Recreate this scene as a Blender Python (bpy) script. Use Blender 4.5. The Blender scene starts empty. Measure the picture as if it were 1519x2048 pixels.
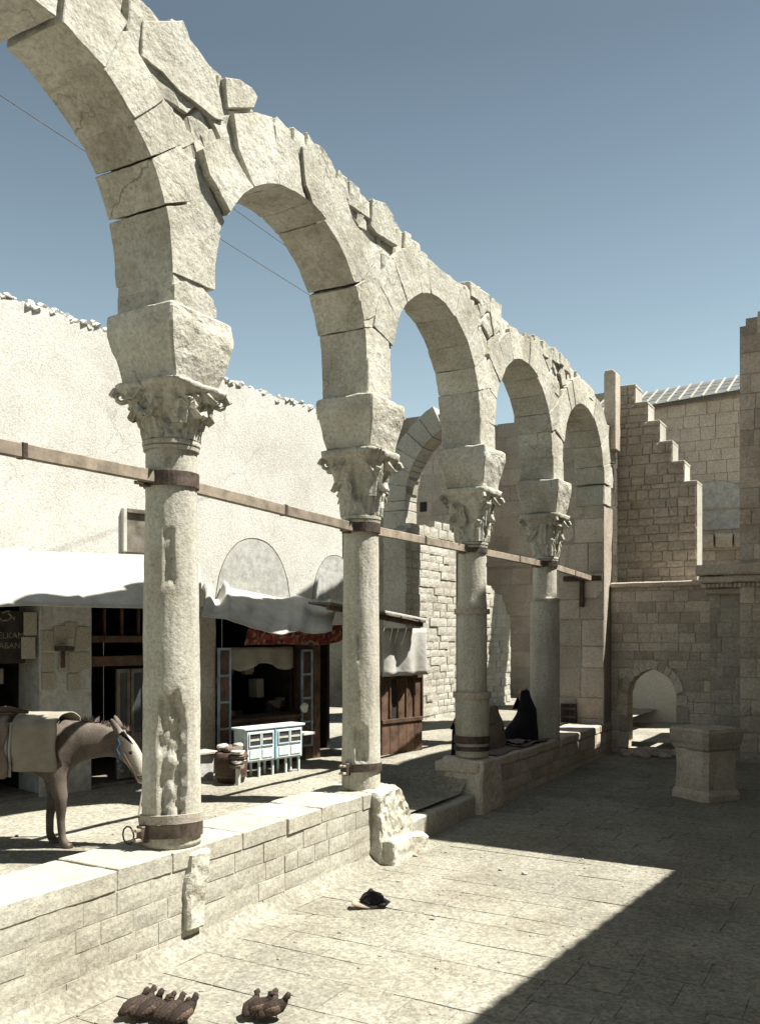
import bpy, bmesh, math, random
from mathutils import Vector, Matrix, noise
R = random.Random(7)
S = bpy.context.scene
COL = S.collection

# ------------------------------------------------------------------ camera
FPX = 1800.0                      # focal length in photo pixels (photo 1519 x 2048)
TH = math.atan((1790 - 760) / FPX)
CT, ST = math.cos(TH), math.sin(TH)
CAMZ = 2.6
cd = bpy.data.cameras.new('camera'); cam = bpy.data.objects.new('camera', cd); COL.objects.link(cam)
cam.location = (0, 0, CAMZ); cam.rotation_euler = (math.radians(90), 0, TH)
cd.sensor_fit = 'VERTICAL'; cd.sensor_height = 24; cd.sensor_width = 24
cd.lens = FPX / 2048 * 24; cd.shift_y = (1268 - 1024) / 2048
cd.clip_start = .05; cd.clip_end = 3000
S.camera = cam

# ------------------------------------------------------------------ light
SUN_AZ = math.radians(27)         # measured from +X towards +Y
SUN_EL = math.radians(61)
sd = Vector((math.cos(SUN_EL)*math.cos(SUN_AZ), math.cos(SUN_EL)*math.sin(SUN_AZ), math.sin(SUN_EL)))
W = bpy.data.worlds.new('World'); S.world = W; W.use_nodes = True
nt = W.node_tree; nt.nodes.clear()
out = nt.nodes.new('ShaderNodeOutputWorld'); bg = nt.nodes.new('ShaderNodeBackground')
sky = nt.nodes.new('ShaderNodeTexSky'); sky.sky_type = 'NISHITA'; sky.sun_disc = False
sky.sun_elevation = SUN_EL; sky.sun_rotation = math.radians(90) - SUN_AZ
sky.air_density = 1.3; sky.dust_density = .9; sky.ozone_density = 1.0; sky.altitude = 700
hs = nt.nodes.new('ShaderNodeHueSaturation'); hs.inputs['Saturation'].default_value = .70; hs.inputs['Hue'].default_value = .472
hs.inputs['Value'].default_value = .95
nt.links.new(sky.outputs[0], hs.inputs['Color']); 
# the sky deepens evenly with height above the horizon, all the way round
wg = nt.nodes.new('ShaderNodeTexCoord'); wz = nt.nodes.new('ShaderNodeSeparateXYZ'); nt.links.new(wg.outputs['Generated'], wz.inputs[0])
wr = nt.nodes.new('ShaderNodeValToRGB'); nt.links.new(wz.outputs['Z'], wr.inputs[0])
wr.color_ramp.elements[0].position = .05; wr.color_ramp.elements[0].color = (1.3, 1.3, 1.26, 1)
wr.color_ramp.elements[1].position = .55; wr.color_ramp.elements[1].color = (.58, .58, .60, 1)
wm = nt.nodes.new('ShaderNodeMix'); wm.data_type = 'RGBA'; wm.blend_type = 'MULTIPLY'; wm.inputs[0].default_value = 1
nt.links.new(hs.outputs[0], wm.inputs[6]); nt.links.new(wr.outputs[0], wm.inputs[7]); nt.links.new(wm.outputs[2], bg.inputs[0])
bg.inputs[1].default_value = .05
nt.links.new(bg.outputs[0], out.inputs[0])
sl = bpy.data.lights.new('sun', 'SUN'); so = bpy.data.objects.new('sun', sl); COL.objects.link(so)
sl.energy = 5.0; sl.angle = math.radians(.55); sl.color = (1.0, .975, .90)
so.rotation_euler = sd.to_track_quat('Z', 'Y').to_euler(); so.location = (6, 4, 20)
S.view_settings.view_transform = 'Standard'; S.view_settings.look = 'None'
S.view_settings.exposure = 1.47; S.view_settings.gamma = 1; S.view_settings.use_curve_mapping = False
S.render.engine = 'CYCLES'
S.cycles.max_bounces = 4; S.cycles.diffuse_bounces = 3

# ------------------------------------------------------------------ survey helpers: a sight line met with a real plane
CAM = Vector((0, 0, CAMZ))
def ray(px, py):
    t = (px - 759.5) / FPX; v = (1268 - py) / FPX
    return Vector((CT*t - ST, ST*t + CT, v))
def on_x(px, py, x): d = ray(px, py); return CAM + d*(x/d.x)
def on_y(px, py, y): d = ray(px, py); return CAM + d*(y/d.y)
def on_z(px, py, z): d = ray(px, py); return CAM + d*((z-CAMZ)/d.z)

# ------------------------------------------------------------------ materials
def new_mat(name):
    m = bpy.data.materials.new(name); m.use_nodes = True
    n = m.node_tree; n.nodes.clear()
    o = n.nodes.new('ShaderNodeOutputMaterial'); b = n.nodes.new('ShaderNodeBsdfPrincipled')
    n.links.new(b.outputs[0], o.inputs[0]); b.inputs['Roughness'].default_value = .9
    b.inputs['Specular IOR Level'].default_value = .2
    return m, n, b
def ramp(n, src, stops):
    r = n.nodes.new('ShaderNodeValToRGB'); e = r.color_ramp.elements
    e[0].position, e[0].color = stops[0][0], (*stops[0][1], 1)
    e[1].position, e[1].color = stops[-1][0], (*stops[-1][1], 1)
    for p, c in stops[1:-1]:
        x = e.new(p); x.color = (*c, 1)
    n.links.new(src, r.inputs[0]); return r
def nz(n, co, scale, detail=6, rough=.6):
    t = n.nodes.new('ShaderNodeTexNoise'); t.inputs['Scale'].default_value = scale
    t.inputs['Detail'].default_value = detail; t.inputs['Roughness'].default_value = rough
    n.links.new(co, t.inputs['Vector']); return t
def mixc(n, a, b, f, mode='MIX'):
    m = n.nodes.new('ShaderNodeMix'); m.data_type = 'RGBA'; m.blend_type = mode
    for i, v in ((6, a), (7, b)):
        if isinstance(v, tuple): m.inputs[i].default_value = (*v, 1)
        else: n.links.new(v, m.inputs[i])
    if isinstance(f, float): m.inputs[0].default_value = f
    else: n.links.new(f, m.inputs[0])
    return m.outputs[2]
def g3(v): return (v, v, v)
def stone_mat(name, base, dark, light, var=.22, bump=.5, pits=.5, stain=.5, grain=30.0, streak=False, crack=0.0, grit=0.0):
    """weathered stone: broad tone patches, lichen-brown stains, pits and fine grain, each block its own tone"""
    m, n, b = new_mat(name)
    geo = n.nodes.new('ShaderNodeNewGeometry'); P = geo.outputs['Position']
    oi = n.nodes.new('ShaderNodeObjectInfo')
    a = nz(n, P, 1.3, 8, .65); c1 = ramp(n, a.outputs[0], [(.3, dark), (.5, base), (.68, light)])
    f = nz(n, P, grain, 4, .7); fr = ramp(n, f.outputs[0], [(.32, g3(.72)), (.62, g3(1.08))])
    c = mixc(n, c1.outputs[0], fr.outputs[0], 1.0, 'MULTIPLY')
    s = nz(n, P, 3.7, 9, .75); sr = ramp(n, s.outputs[0], [(.56, g3(0)), (.74, g3(1))])
    st = n.nodes.new('ShaderNodeMath'); st.operation = 'MULTIPLY'; st.inputs[1].default_value = stain
    n.links.new(sr.outputs[0], st.inputs[0])
    c = mixc(n, c, tuple(x*y for x, y in zip(dark, (.62, .55, .46))), st.outputs[0])
    if streak:
        mp = n.nodes.new('ShaderNodeMapping'); mp.inputs['Scale'].default_value = (7, 7, .5); n.links.new(P, mp.inputs[0])
        k = nz(n, mp.outputs[0], 1.0, 5, .6); kr = ramp(n, k.outputs[0], [(.40, g3(.84)), (.58, g3(1.03))])
        c = mixc(n, c, kr.outputs[0], .8, 'MULTIPLY')
    pk = nz(n, P, 46.0, 3, .6); pr = ramp(n, pk.outputs[0], [(.60, g3(1)), (.70, g3(.52))])
    c = mixc(n, c, pr.outputs[0], .75, 'MULTIPLY')
    if crack:
        wv = nz(n, P, 2.2, 4, .6); dp = n.nodes.new('ShaderNodeMix'); dp.data_type = 'RGBA'; dp.inputs[0].default_value = .3
        n.links.new(P, dp.inputs[6]); n.links.new(wv.outputs['Color'], dp.inputs[7])
        vc = n.nodes.new('ShaderNodeTexVoronoi'); vc.feature = 'DISTANCE_TO_EDGE'; vc.inputs['Scale'].default_value = 1.5
        n.links.new(dp.outputs[2], vc.inputs['Vector']); cr_ = ramp(n, vc.outputs['Distance'], [(.0, g3(.35)), (.010, g3(1))])
        ms = nz(n, P, .9, 2, .5); mr = ramp(n, ms.outputs[0], [(.48, g3(0)), (.60, g3(crack))])
        c = mixc(n, c, cr_.outputs[0], mr.outputs[0], 'MULTIPLY')
    if grit:
        vg = n.nodes.new('ShaderNodeTexVoronoi'); vg.inputs['Scale'].default_value = 34; n.links.new(P, vg.inputs['Vector'])
        sg_ = n.nodes.new('ShaderNodeSeparateColor'); n.links.new(vg.outputs['Color'], sg_.inputs[0])
        gr = ramp(n, sg_.outputs[0], [(0, g3(1-grit)), (1, g3(1+grit*.6))]); c = mixc(n, c, gr.outputs[0], 1.0, 'MULTIPLY')
        bigp = nz(n, P, .55, 5, .65); br_ = ramp(n, bigp.outputs[0], [(.38, g3(.80)), (.58, g3(1.06))]); c = mixc(n, c, br_.outputs[0], 1.0, 'MULTIPLY')
    rr = ramp(n, oi.outputs['Random'], [(0, g3(1-var)), (1, g3(1+var*.55))])
    c = mixc(n, c, rr.outputs[0], 1.0, 'MULTIPLY')
    n.links.new(c, b.inputs['Base Color'])
    v = n.nodes.new('ShaderNodeTexVoronoi'); v.inputs['Scale'].default_value = 13; n.links.new(P, v.inputs['Vector'])
    vr = ramp(n, v.outputs['Distance'], [(.0, g3(0)), (.28, g3(1))])
    h = mixc(n, a.outputs[0], f.outputs[0], .45); h = mixc(n, h, vr.outputs[0], pits*.35, 'MULTIPLY')
    bp = n.nodes.new('ShaderNodeBump'); bp.inputs['Strength'].default_value = bump; bp.inputs['Distance'].default_value = .03
    n.links.new(h, bp.inputs['Height']); n.links.new(bp.outputs[0], b.inputs['Normal'])
    return m
def plain_mat(name, col, rough=.8, var=.15, scale=9.0, bump=.25, metal=0.0, spec=.2):
    m, n, b = new_mat(name)
    tc = n.nodes.new('ShaderNodeTexCoord'); oi = n.nodes.new('ShaderNodeObjectInfo')
    a = nz(n, tc.outputs['Object'], scale, 6, .65)
    r = ramp(n, a.outputs[0], [(.3, tuple(x*(1-var*1.6) for x in col)), (.7, tuple(min(1, x*(1+var)) for x in col))])
    rr = ramp(n, oi.outputs['Random'], [(0, g3(1-var*.6)), (1, g3(1+var*.4))])
    n.links.new(mixc(n, r.outputs[0], rr.outputs[0], 1.0, 'MULTIPLY'), b.inputs['Base Color'])
    b.inputs['Roughness'].default_value = rough; b.inputs['Metallic'].default_value = metal
    b.inputs['Specular IOR Level'].default_value = spec
    bp = n.nodes.new('ShaderNodeBump'); bp.inputs['Strength'].default_value = bump; bp.inputs['Distance'].default_value = .01
    n.links.new(a.outputs[0], bp.inputs['Height']); n.links.new(bp.outputs[0], b.inputs['Normal'])
    return m
def cloth_mat(name, col, dark, wave=0.0, transl=0.0):
    m, n, b = new_mat(name)
    geo = n.nodes.new('ShaderNodeNewGeometry'); P = geo.outputs['Position']
    a = nz(n, P, 3.0, 7, .7); r = ramp(n, a.outputs[0], [(.34, dark), (.6, col)])
    f = nz(n, P, 160.0, 2, .5); fr = ramp(n, f.outputs[0], [(.3, g3(.85)), (.7, g3(1.05))])
    n.links.new(mixc(n, r.outputs[0], fr.outputs[0], 1.0, 'MULTIPLY'), b.inputs['Base Color'])
    bp = n.nodes.new('ShaderNodeBump'); bp.inputs['Strength'].default_value = .35; bp.inputs['Distance'].default_value = .02
    w = nz(n, P, 11.0, 3, .5); n.links.new(w.outputs[0], bp.inputs['Height']); n.links.new(bp.outputs[0], b.inputs['Normal'])
    b.inputs['Roughness'].default_value = .95
    return m
M = {}
M['arcade'] = stone_mat('weathered limestone', (.435, .415, .345), (.29, .265, .205), (.50, .485, .42), .14, .9, .7, .75, 26, False, .9)
M['soffit'] = M['arcade']
M['column'] = stone_mat('column marble', (.44, .42, .35), (.34, .315, .25), (.50, .485, .42), .06, .5, .35, .3, 34, True)
M['mortar'] = stone_mat('old mortar', (0.228, 0.205, 0.16), (0.129, 0.106, 0.076), (0.304, 0.281, 0.228), .05, .9, .8, .6, 22)
M['lowwall'] = stone_mat('dusty wall stone', (.36, .34, .28), (.30, .28, .225), (.40, .385, .325), .10, .5, .35, .22, 30)
M['endwall'] = stone_mat('brown ashlar', (.47, .405, .33), (.37, .305, .24), (.54, .48, .40), .24, .5, .4, .4, 24)
M['rubble'] = stone_mat('dark rubble stone', (.38, .325, .265), (.28, .23, .18), (.45, .395, .33), .16, .8, .6, .5, 20)
M['backwall'] = stone_mat('grey ashlar', (.36, .32, .265), (.28, .24, .19), (.42, .38, .32), .18, .5, .4, .35, 24)
M['brick'] = stone_mat('pale rough masonry', (0.418, 0.395, 0.334), (0.304, 0.274, 0.22), (0.471, 0.456, 0.395), .16, .8, .6, .3, 24)
M['wallmortar'] = stone_mat('dusty wall mortar', (0.35, 0.331, 0.266), (0.274, 0.251, 0.198), (0.395, 0.38, 0.312), .0, .6, .5, .25, 26)
M['endmortar'] = stone_mat('brown wall mortar', (.33, .285, .23), (.25, .21, .165), (.40, .355, .29), .0, .6, .5, .35, 24)
M['plaster'] = stone_mat('lime plaster', (.55, .54, .49), (.47, .455, .405), (.585, .575, .53), .0, .4, .25, .28, 45, False, .45)
M['floor'] = stone_mat('trodden paving', (0.258, 0.242, 0.194), (0.213, 0.196, 0.152), (0.293, 0.277, 0.228), .06, .65, .5, .22, 38, False, 0, .28)
M['street'] = stone_mat('dusty street', (0.266, 0.247, 0.198), (0.213, 0.194, 0.152), (0.304, 0.285, 0.236), .0, .7, .5, .25, 28, False, 0, .28)
M['pebble'] = stone_mat('loose pebbles', (0.266, 0.247, 0.198), (0.19, 0.175, 0.137), (0.319, 0.304, 0.251), .1, .4, .2, .2, 30)
M['iron'] = plain_mat('rusty iron', (.10, .075, .06), .6, .4, 14, .4, .5, .4)
M['timber'] = plain_mat('tie beam timber', (.26, .215, .165), .85, .3, 6, .4)
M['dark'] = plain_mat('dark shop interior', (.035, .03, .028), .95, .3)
M['wood'] = plain_mat('brown shop wood', (.085, .055, .038), .75, .35, 7)
M['greywood'] = plain_mat('grey weathered wood', (.16, .14, .115), .85, .3, 7)
M['bluepaint'] = plain_mat('faded blue paint', (.20, .25, .28), .7, .25, 9)
M['cabinet'] = plain_mat('pale blue cabinet paint', (.50, .57, .57), .55, .12, 12, .2)
M['cabinetblue'] = plain_mat('stronger blue cabinet paint', (.16, .34, .44), .55, .15, 12, .2)
M['canvas'] = cloth_mat('bleached canvas', (.44, .43, .395), (.32, .305, .265))
M['greycloth'] = cloth_mat('grey awning cloth', (0.342, 0.334, 0.304), (0.251, 0.236, 0.213))
M['black'] = cloth_mat('black cloth', (0.0137, 0.0129, 0.0152), (0.0076, 0.0076, 0.00912))
M['drab'] = cloth_mat('drab brown cloth', (0.167, 0.129, 0.106), (0.106, 0.0836, 0.0684))
M['sack'] = cloth_mat('coarse sack cloth', (0.258, 0.236, 0.19), (0.182, 0.16, 0.122))
M['paper'] = plain_mat('yellowed paper', (.50, .47, .38), .9, .2, 14, .1)
M['faded'] = plain_mat('faded sign paint', (.20, .18, .14), .9, .4, 30, .1)
M['beads'] = plain_mat('blue glass beads', (.03, .09, .16), .3, .3, 60)
M['kiosk'] = plain_mat('orange brown boards', (.11, .066, .044), .75, .4, 6)
M['skin'] = plain_mat('skin', (.32, .19, .13), .6, .1, 9, .1)
M['glass'] = plain_mat('dusty window glass', (.05, .055, .06), .18, .2, 5, .05, 0, .5)
M['lead'] = plain_mat('grey sheet roofing', (.12, .125, .12), .6, .15, 4, .2)
M['white'] = plain_mat('white painted wood', (.5, .49, .43), .7, .1)
M['greyplaster'] = stone_mat('grey plaster', (.41, .405, .375), (.35, .34, .31), (.45, .445, .42), .0, .3, .1, .1, 12)
def donkey_mat():
    m, n, b = new_mat('donkey coat'); tc = n.nodes.new('ShaderNodeTexCoord')
    a = nz(n, tc.outputs['Object'], 5, 6, .6); f = nz(n, tc.outputs['Object'], 120, 3, .6)
    r = ramp(n, a.outputs[0], [(.3, (.06, .048, .04)), (.65, (.15, .122, .10))])
    sp = n.nodes.new('ShaderNodeSeparateXYZ'); n.links.new(tc.outputs['Object'], sp.inputs[0])
    hr = ramp(n, sp.outputs['X'], [(.58, g3(0)), (.68, g3(1))])      # paler grizzled head, local +X end
    c = mixc(n, r.outputs[0], (.42, .38, .32), hr.outputs[0])
    fr = ramp(n, f.outputs[0], [(.3, g3(.65)), (.7, g3(1.15))])
    n.links.new(mixc(n, c, fr.outputs[0], 1.0, 'MULTIPLY'), b.inputs['Base Color'])
    bp = n.nodes.new('ShaderNodeBump'); bp.inputs['Strength'].default_value = .4; bp.inputs['Distance'].default_value = .01
    n.links.new(f.outputs[0], bp.inputs['Height']); n.links.new(bp.outputs[0], b.inputs['Normal'])
    return m
M['donkey'] = donkey_mat()
def pattern_mat(name, cols, scale):
    m, n, b = new_mat(name); geo = n.nodes.new('ShaderNodeNewGeometry')
    v = n.nodes.new('ShaderNodeTexVoronoi'); v.inputs['Scale'].default_value = scale
    n.links.new(geo.outputs['Position'], v.inputs['Vector'])
    sp = n.nodes.new('ShaderNodeSeparateColor'); n.links.new(v.outputs['Color'], sp.inputs[0])
    r = ramp(n, sp.outputs[0], [(i/(len(cols)-1), c) for i, c in enumerate(cols)])
    r.color_ramp.interpolation = 'CONSTANT'
    n.links.new(r.outputs[0], b.inputs['Base Color']); return m
M['redprint'] = pattern_mat('red printed cloth', [(.09, .018, .015), (.15, .03, .022), (.05, .012, .012), (.15, .10, .06), (.11, .02, .018)], 22)
def stripe_mat(name, cols, scale, axis):
    m, n, b = new_mat(name); geo = n.nodes.new('ShaderNodeNewGeometry')
    w = n.nodes.new('ShaderNodeTexWave'); w.bands_direction = axis; w.inputs['Scale'].default_value = scale
    w.inputs['Distortion'].default_value = .6; n.links.new(geo.outputs['Position'], w.inputs['Vector'])
    r = ramp(n, w.outputs['Fac'], [(i/(len(cols)-1), c) for i, c in enumerate(cols)])
    n.links.new(r.outputs[0], b.inputs['Base Color']); return m
M['rug'] = stripe_mat('striped rug', [(.03, .03, .04), (.22, .07, .05), (.05, .05, .09), (.40, .36, .30)], 5.0, 'Y')
M['goods'] = pattern_mat('mixed shop goods', [(.06, .04, .03), (.14, .08, .05), (.03, .04, .05), (.20, .15, .1), (.09, .03, .025)], 9)
def print_mat():
    m, n, b = new_mat('printed sheet'); tc = n.nodes.new('ShaderNodeTexCoord')
    mp = n.nodes.new('ShaderNodeMapping'); mp.inputs['Scale'].default_value = (70, 70, 210); n.links.new(tc.outputs['Object'], mp.inputs[0])
    a = nz(n, mp.outputs[0], 1.0, 2, .5); r = ramp(n, a.outputs[0], [(.38, (.17, .155, .125)), (.50, (.36, .335, .27))])
    n.links.new(r.outputs[0], b.inputs['Base Color']); return m
M['print'] = print_mat()

# ------------------------------------------------------------------ object helpers
WORLD = {}
def tag(o, label=None, cat=None, group=None, kind=None):
    if label: o['label'] = label
    if cat: o['category'] = cat
    if group: o['group'] = group
    if kind: o['kind'] = kind
    return o
def empty(name, loc, label=None, cat=None, group=None, kind=None):
    o = bpy.data.objects.new(name, None); o.location = loc; COL.objects.link(o)
    WORLD[o.name] = Vector(loc); o.empty_display_size = .2
    return tag(o, label, cat, group, kind)
def attach(o, p):
    if p is None: return o
    o.parent = p
    if p.name in WORLD: o.matrix_parent_inverse = Matrix.Translation(-WORLD[p.name])
    return o
def link(name, me, mat, parent=None, smooth=False):
    o = bpy.data.objects.new(name, me); COL.objects.link(o)
    if mat is not None and len(me.materials) == 0: me.materials.append(mat)
    if smooth:
        for f in me.polygons: f.use_smooth = True
    return attach(o, parent)
def from_data(name, vs, fs, mat, parent=None, smooth=False):
    me = bpy.data.meshes.new(name); me.from_pydata([tuple(v) for v in vs], [], fs); me.update()
    return link(name, me, mat, parent, smooth)
def from_bm(name, bm, mat, parent=None, smooth=False):
    bmesh.ops.recalc_face_normals(bm, faces=bm.faces[:])
    me = bpy.data.meshes.new(name); bm.to_mesh(me); bm.free()
    return link(name, me, mat, parent, smooth)
class Frame:
    """a vertical or sloping working plane: u along, v up, n out"""
    def __init__(s, o, u, n, v=(0, 0, 1)):
        s.o, s.u, s.n, s.v = Vector(o), Vector(u).normalized(), Vector(n).normalized(), Vector(v).normalized()
    def p(s, u, v, n=0.0): return s.o + s.u*u + s.v*v + s.n*n
    def inv(s, q): d = Vector(q) - s.o; return (d.dot(s.u), d.dot(s.v), d.dot(s.n))
    def at(s, px, py, n=0.0):
        d = ray(px, py); o = s.o + s.n*n
        k = (o - CAM).dot(s.n)/d.dot(s.n); return s.inv(CAM + d*k)[:2]
def nvec(p, f, seed): return noise.noise_vector(Vector(p)*f + Vector((seed*7.3, seed*3.1, seed*1.7)))
def refine(bm, res, it=4):
    bmesh.ops.triangulate(bm, faces=bm.faces[:])
    for _ in range(it):
        es = [e for e in bm.edges if e.calc_length() > res]
        if not es: break
        bmesh.ops.subdivide_edges(bm, edges=es, cuts=1)
        bmesh.ops.triangulate(bm, faces=bm.faces[:])
def roughen(bm, amp, f, seed, amp2=0.0, f2=14.0):
    for v in bm.verts:
        d = nvec(v.co, f, seed)*amp
        if amp2: d += nvec(v.co, f2, seed+5)*amp2
        v.co += d
def box_bm(bm, fr, u0, u1, v0, v1, n0, n1):
    vs = [bm.verts.new(fr.p(u, v, n)) for n in (n0, n1) for v in (v0, v1) for u in (u0, u1)]
    for q in ((0, 1, 3, 2), (4, 6, 7, 5), (0, 4, 5, 1), (2, 3, 7, 6), (0, 2, 6, 4), (1, 5, 7, 3)):
        bm.faces.new([vs[i] for i in q])
    return vs
def box(name, fr, u0, u1, v0, v1, n0, n1, mat, parent=None, bev=.006, rough=0.0, res=.25):
    bm = bmesh.new(); box_bm(bm, fr, u0, u1, v0, v1, n0, n1)
    if bev: bmesh.ops.bevel(bm, geom=bm.edges[:], offset=bev, segments=1, affect='EDGES')
    if rough: refine(bm, res); roughen(bm, rough, 3.0, R.random()*50, rough*.5, 11)
    return from_bm(name, bm, mat, parent)
def prism(name, poly, fr, n0, n1, mat, parent=None, ch=.012, res=.16, amp=.012, seed=None, chback=None):
    bm = bmesh.new()
    a = [bm.verts.new(fr.p(u, v, n0)) for u, v in poly]; b = [bm.verts.new(fr.p(u, v, n1)) for u, v in poly]
    bm.faces.new(a); bm.faces.new(b[::-1]); k = len(poly)
    for i in range(k): bm.faces.new((a[i], b[i], b[(i+1) % k], a[(i+1) % k]))
    if ch:
        bmesh.ops.bevel(bm, geom=bm.edges[:], offset=ch, segments=1, affect='EDGES', clamp_overlap=True)
    if res: refine(bm, res)
    if amp: roughen(bm, amp, 2.6, R.random()*60 if seed is None else seed, amp*.55, 12)
    return from_bm(name, bm, mat, parent)
# a family of shared rough blocks (unit size), used by every coursed wall
def unit_block(seed, bulge=.02, irregular=.0, drop=.10, ins=.955):
    r = random.Random(seed); bm = bmesh.new(); N = 3; g = {}
    for i in range(N+1):
        for j in range(N+1):
            u = -.5 + i/N; v = -.5 + j/N; edge = i in (0, N) or j in (0, N)
            uu = u + (r.uniform(-1, 1)*irregular); vv = v + (r.uniform(-1, 1)*irregular)
            g[i, j] = bm.verts.new((uu*ins if edge else uu, -(-drop if edge else r.uniform(0, bulge*6)), vv*(ins-.01) if edge else vv))
    for i in range(N):
        for j in range(N): bm.faces.new((g[i, j], g[i+1, j], g[i+1, j+1], g[i, j+1]))
    ring = [g[i, 0] for i in range(N+1)] + [g[N, j] for j in range(1, N+1)] + [g[i, N] for i in range(N-1, -1, -1)] + [g[0, j] for j in range(N-1, 0, -1)]
    bk = []
    for v in ring:
        c = v.co; bk.append(bm.verts.new((c.x*1.03, 1.0, c.z*1.03)))
    k = len(ring)
    for i in range(k): bm.faces.new((ring[i], bk[i], bk[(i+1) % k], ring[(i+1) % k]))
    bmesh.ops.recalc_face_normals(bm, faces=bm.faces[:])
    me = bpy.data.meshes.new('block'); bm.to_mesh(me); bm.free(); return me
UNITS = {}
def units(kind, mat):
    key = (kind, mat.name)
    if key not in UNITS:
        L = []
        for i in range(7):
            me = unit_block(i+1, {'flat': .006, 'slab': .004, 'ashlar': .014}.get(kind, .05), {'flat': .006, 'slab': .012, 'ashlar': .012}.get(kind, .05), *{'flat': (.03, .985), 'slab': (.006, .996), 'ashlar': (.06, .975)}.get(kind, (.10, .955)))
            me.materials.append(mat); L.append(me)
        UNITS[key] = L
    return UNITS[key]
def course(parent, fr, cells, mat, kind='ashlar', name='stone', depth=.10, gap=.008, limit=300, proud=.006, key=None):
    """cells: (u0,u1,v0,v1). The largest become single stones (shared meshes), the rest one joined part."""
    us = units(kind, mat); rnd = random.Random(len(cells)*13+5)
    cells = sorted(cells, key=key) if key else cells
    rest = bmesh.new(); nrest = 0
    for i, (u0, u1, v0, v1) in enumerate(cells):
        w, h = u1-u0-gap, v1-v0-gap
        if w < .03 or h < .02: continue
        c = fr.p((u0+u1)/2, (v0+v1)/2, rnd.uniform(-proud, proud))
        mtx = Matrix((( fr.u.x*w, -fr.n.x*depth, fr.v.x*h, c.x), (fr.u.y*w, -fr.n.y*depth, fr.v.y*h, c.y),
                      (fr.u.z*w, -fr.n.z*depth, fr.v.z*h, c.z), (0, 0, 0, 1)))
        me = rnd.choice(us)
        if i < limit:
            o = bpy.data.objects.new(name, me); COL.objects.link(o)
            o.parent = parent
            o.matrix_local = (Matrix.Translation(-WORLD[parent.name]) if parent.name in WORLD else Matrix()) @ mtx
        else:
            t = me.copy(); t.transform(mtx); rest.from_mesh(t); bpy.data.meshes.remove(t); nrest += 1
    if nrest:
        o = from_bm('stonework', rest, mat, parent); o['kind'] = 'stuff'
    else: rest.free()
def courses(u0, u1, v0, v1, h, w, keep=None, rnd=None, hj=.2, wj=.35):
    rnd = rnd or R; out = []; v = v0
    while v < v1 - .03:
        hh = h*rnd.uniform(1-hj, 1+hj)
        if v + hh > v1 - h*.4: hh = v1 - v
        u = u0 - rnd.uniform(0, w)*.0
        first = True
        while u < u1 - .02:
            ww = w*rnd.uniform(1-wj, 1+wj)*(rnd.uniform(.4, 1) if first else 1); first = False
            if u + ww > u1 - w*.35: ww = u1 - u
            if keep is None or keep(u, u+ww, v, v+hh): out.append((u, u+ww, v, v+hh))
            u += ww
        v += hh
    return out
def strips(name, fr, u0, u1, du, spans, n0, n1, mat, parent=None, amp=0.0):
    """solid wall core made of upright slices; spans(u) -> list of (v0,v1)"""
    bm = bmesh.new(); k = max(1, round((u1-u0)/du)); d = (u1-u0)/k
    for i in range(k):
        ua, ub = u0+i*d, u0+(i+1)*d
        for v0, v1 in spans((ua+ub)/2):
            if v1 > v0: box_bm(bm, fr, ua, ub, v0, v1, n0, n1)
    bmesh.ops.remove_doubles(bm, verts=bm.verts[:], dist=1e-5)
    # drop the interior faces shared by neighbouring slices
    seen = {}
    for f in bm.faces:
        seen.setdefault(tuple(sorted(v.index for v in f.verts)), []).append(f)
    bmesh.ops.delete(bm, geom=[f for L in seen.values() if len(L) > 1 for f in L], context='FACES_ONLY') if False else None
    if amp:
        roughen(bm, amp, 3, 3)
    me = bpy.data.meshes.new(name); bm.to_mesh(me); bm.free()
    return link(name, me, mat, parent)
def tube(pts, rads, seg=10, caps=True):
    """lofted ellipse rings; rads entries r or (ra, rb)"""
    bm = bmesh.new(); rings = []; n = len(pts); pts = [Vector(p) for p in pts]
    up0 = None
    for i, p in enumerate(pts):
        t = (pts[min(i+1, n-1)] - pts[max(i-1, 0)]).normalized()
        if up0 is None:
            up0 = Vector((0, 0, 1)) if abs(t.z) < .9 else Vector((1, 0, 0))
        a = t.cross(up0).normalized(); b = a.cross(t).normalized(); up0 = b
        r = rads[i] if isinstance(rads, (list, tuple)) else rads
        ra, rb = r if isinstance(r, tuple) else (r, r)
        rings.append([bm.verts.new(p + a*math.cos(2*math.pi*k/seg)*ra + b*math.sin(2*math.pi*k/seg)*rb) for k in range(seg)])
    for i in range(n-1):
        for k in range(seg):
            bm.faces.new((rings[i][k], rings[i][(k+1) % seg], rings[i+1][(k+1) % seg], rings[i+1][k]))
    if caps: bm.faces.new(rings[0][::-1]); bm.faces.new(rings[-1])
    return bm
def lathe(c, prof, seg=32, shape=None, arc=None):
    bm = bmesh.new(); rings = []
    for z, r in prof:
        ring = []
        for k in range(seg):
            a = 2*math.pi*k/seg; rr = shape(a, z, r) if shape else r
            ring.append(bm.verts.new((c[0]+math.cos(a)*rr, c[1]+math.sin(a)*rr, z)))
        rings.append(ring)
    for i in range(len(prof)-1):
        for k in range(seg): bm.faces.new((rings[i][k], rings[i][(k+1) % seg], rings[i+1][(k+1) % seg], rings[i+1][k]))
    bm.faces.new(rings[0][::-1]); bm.faces.new(rings[-1]); return bm
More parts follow.
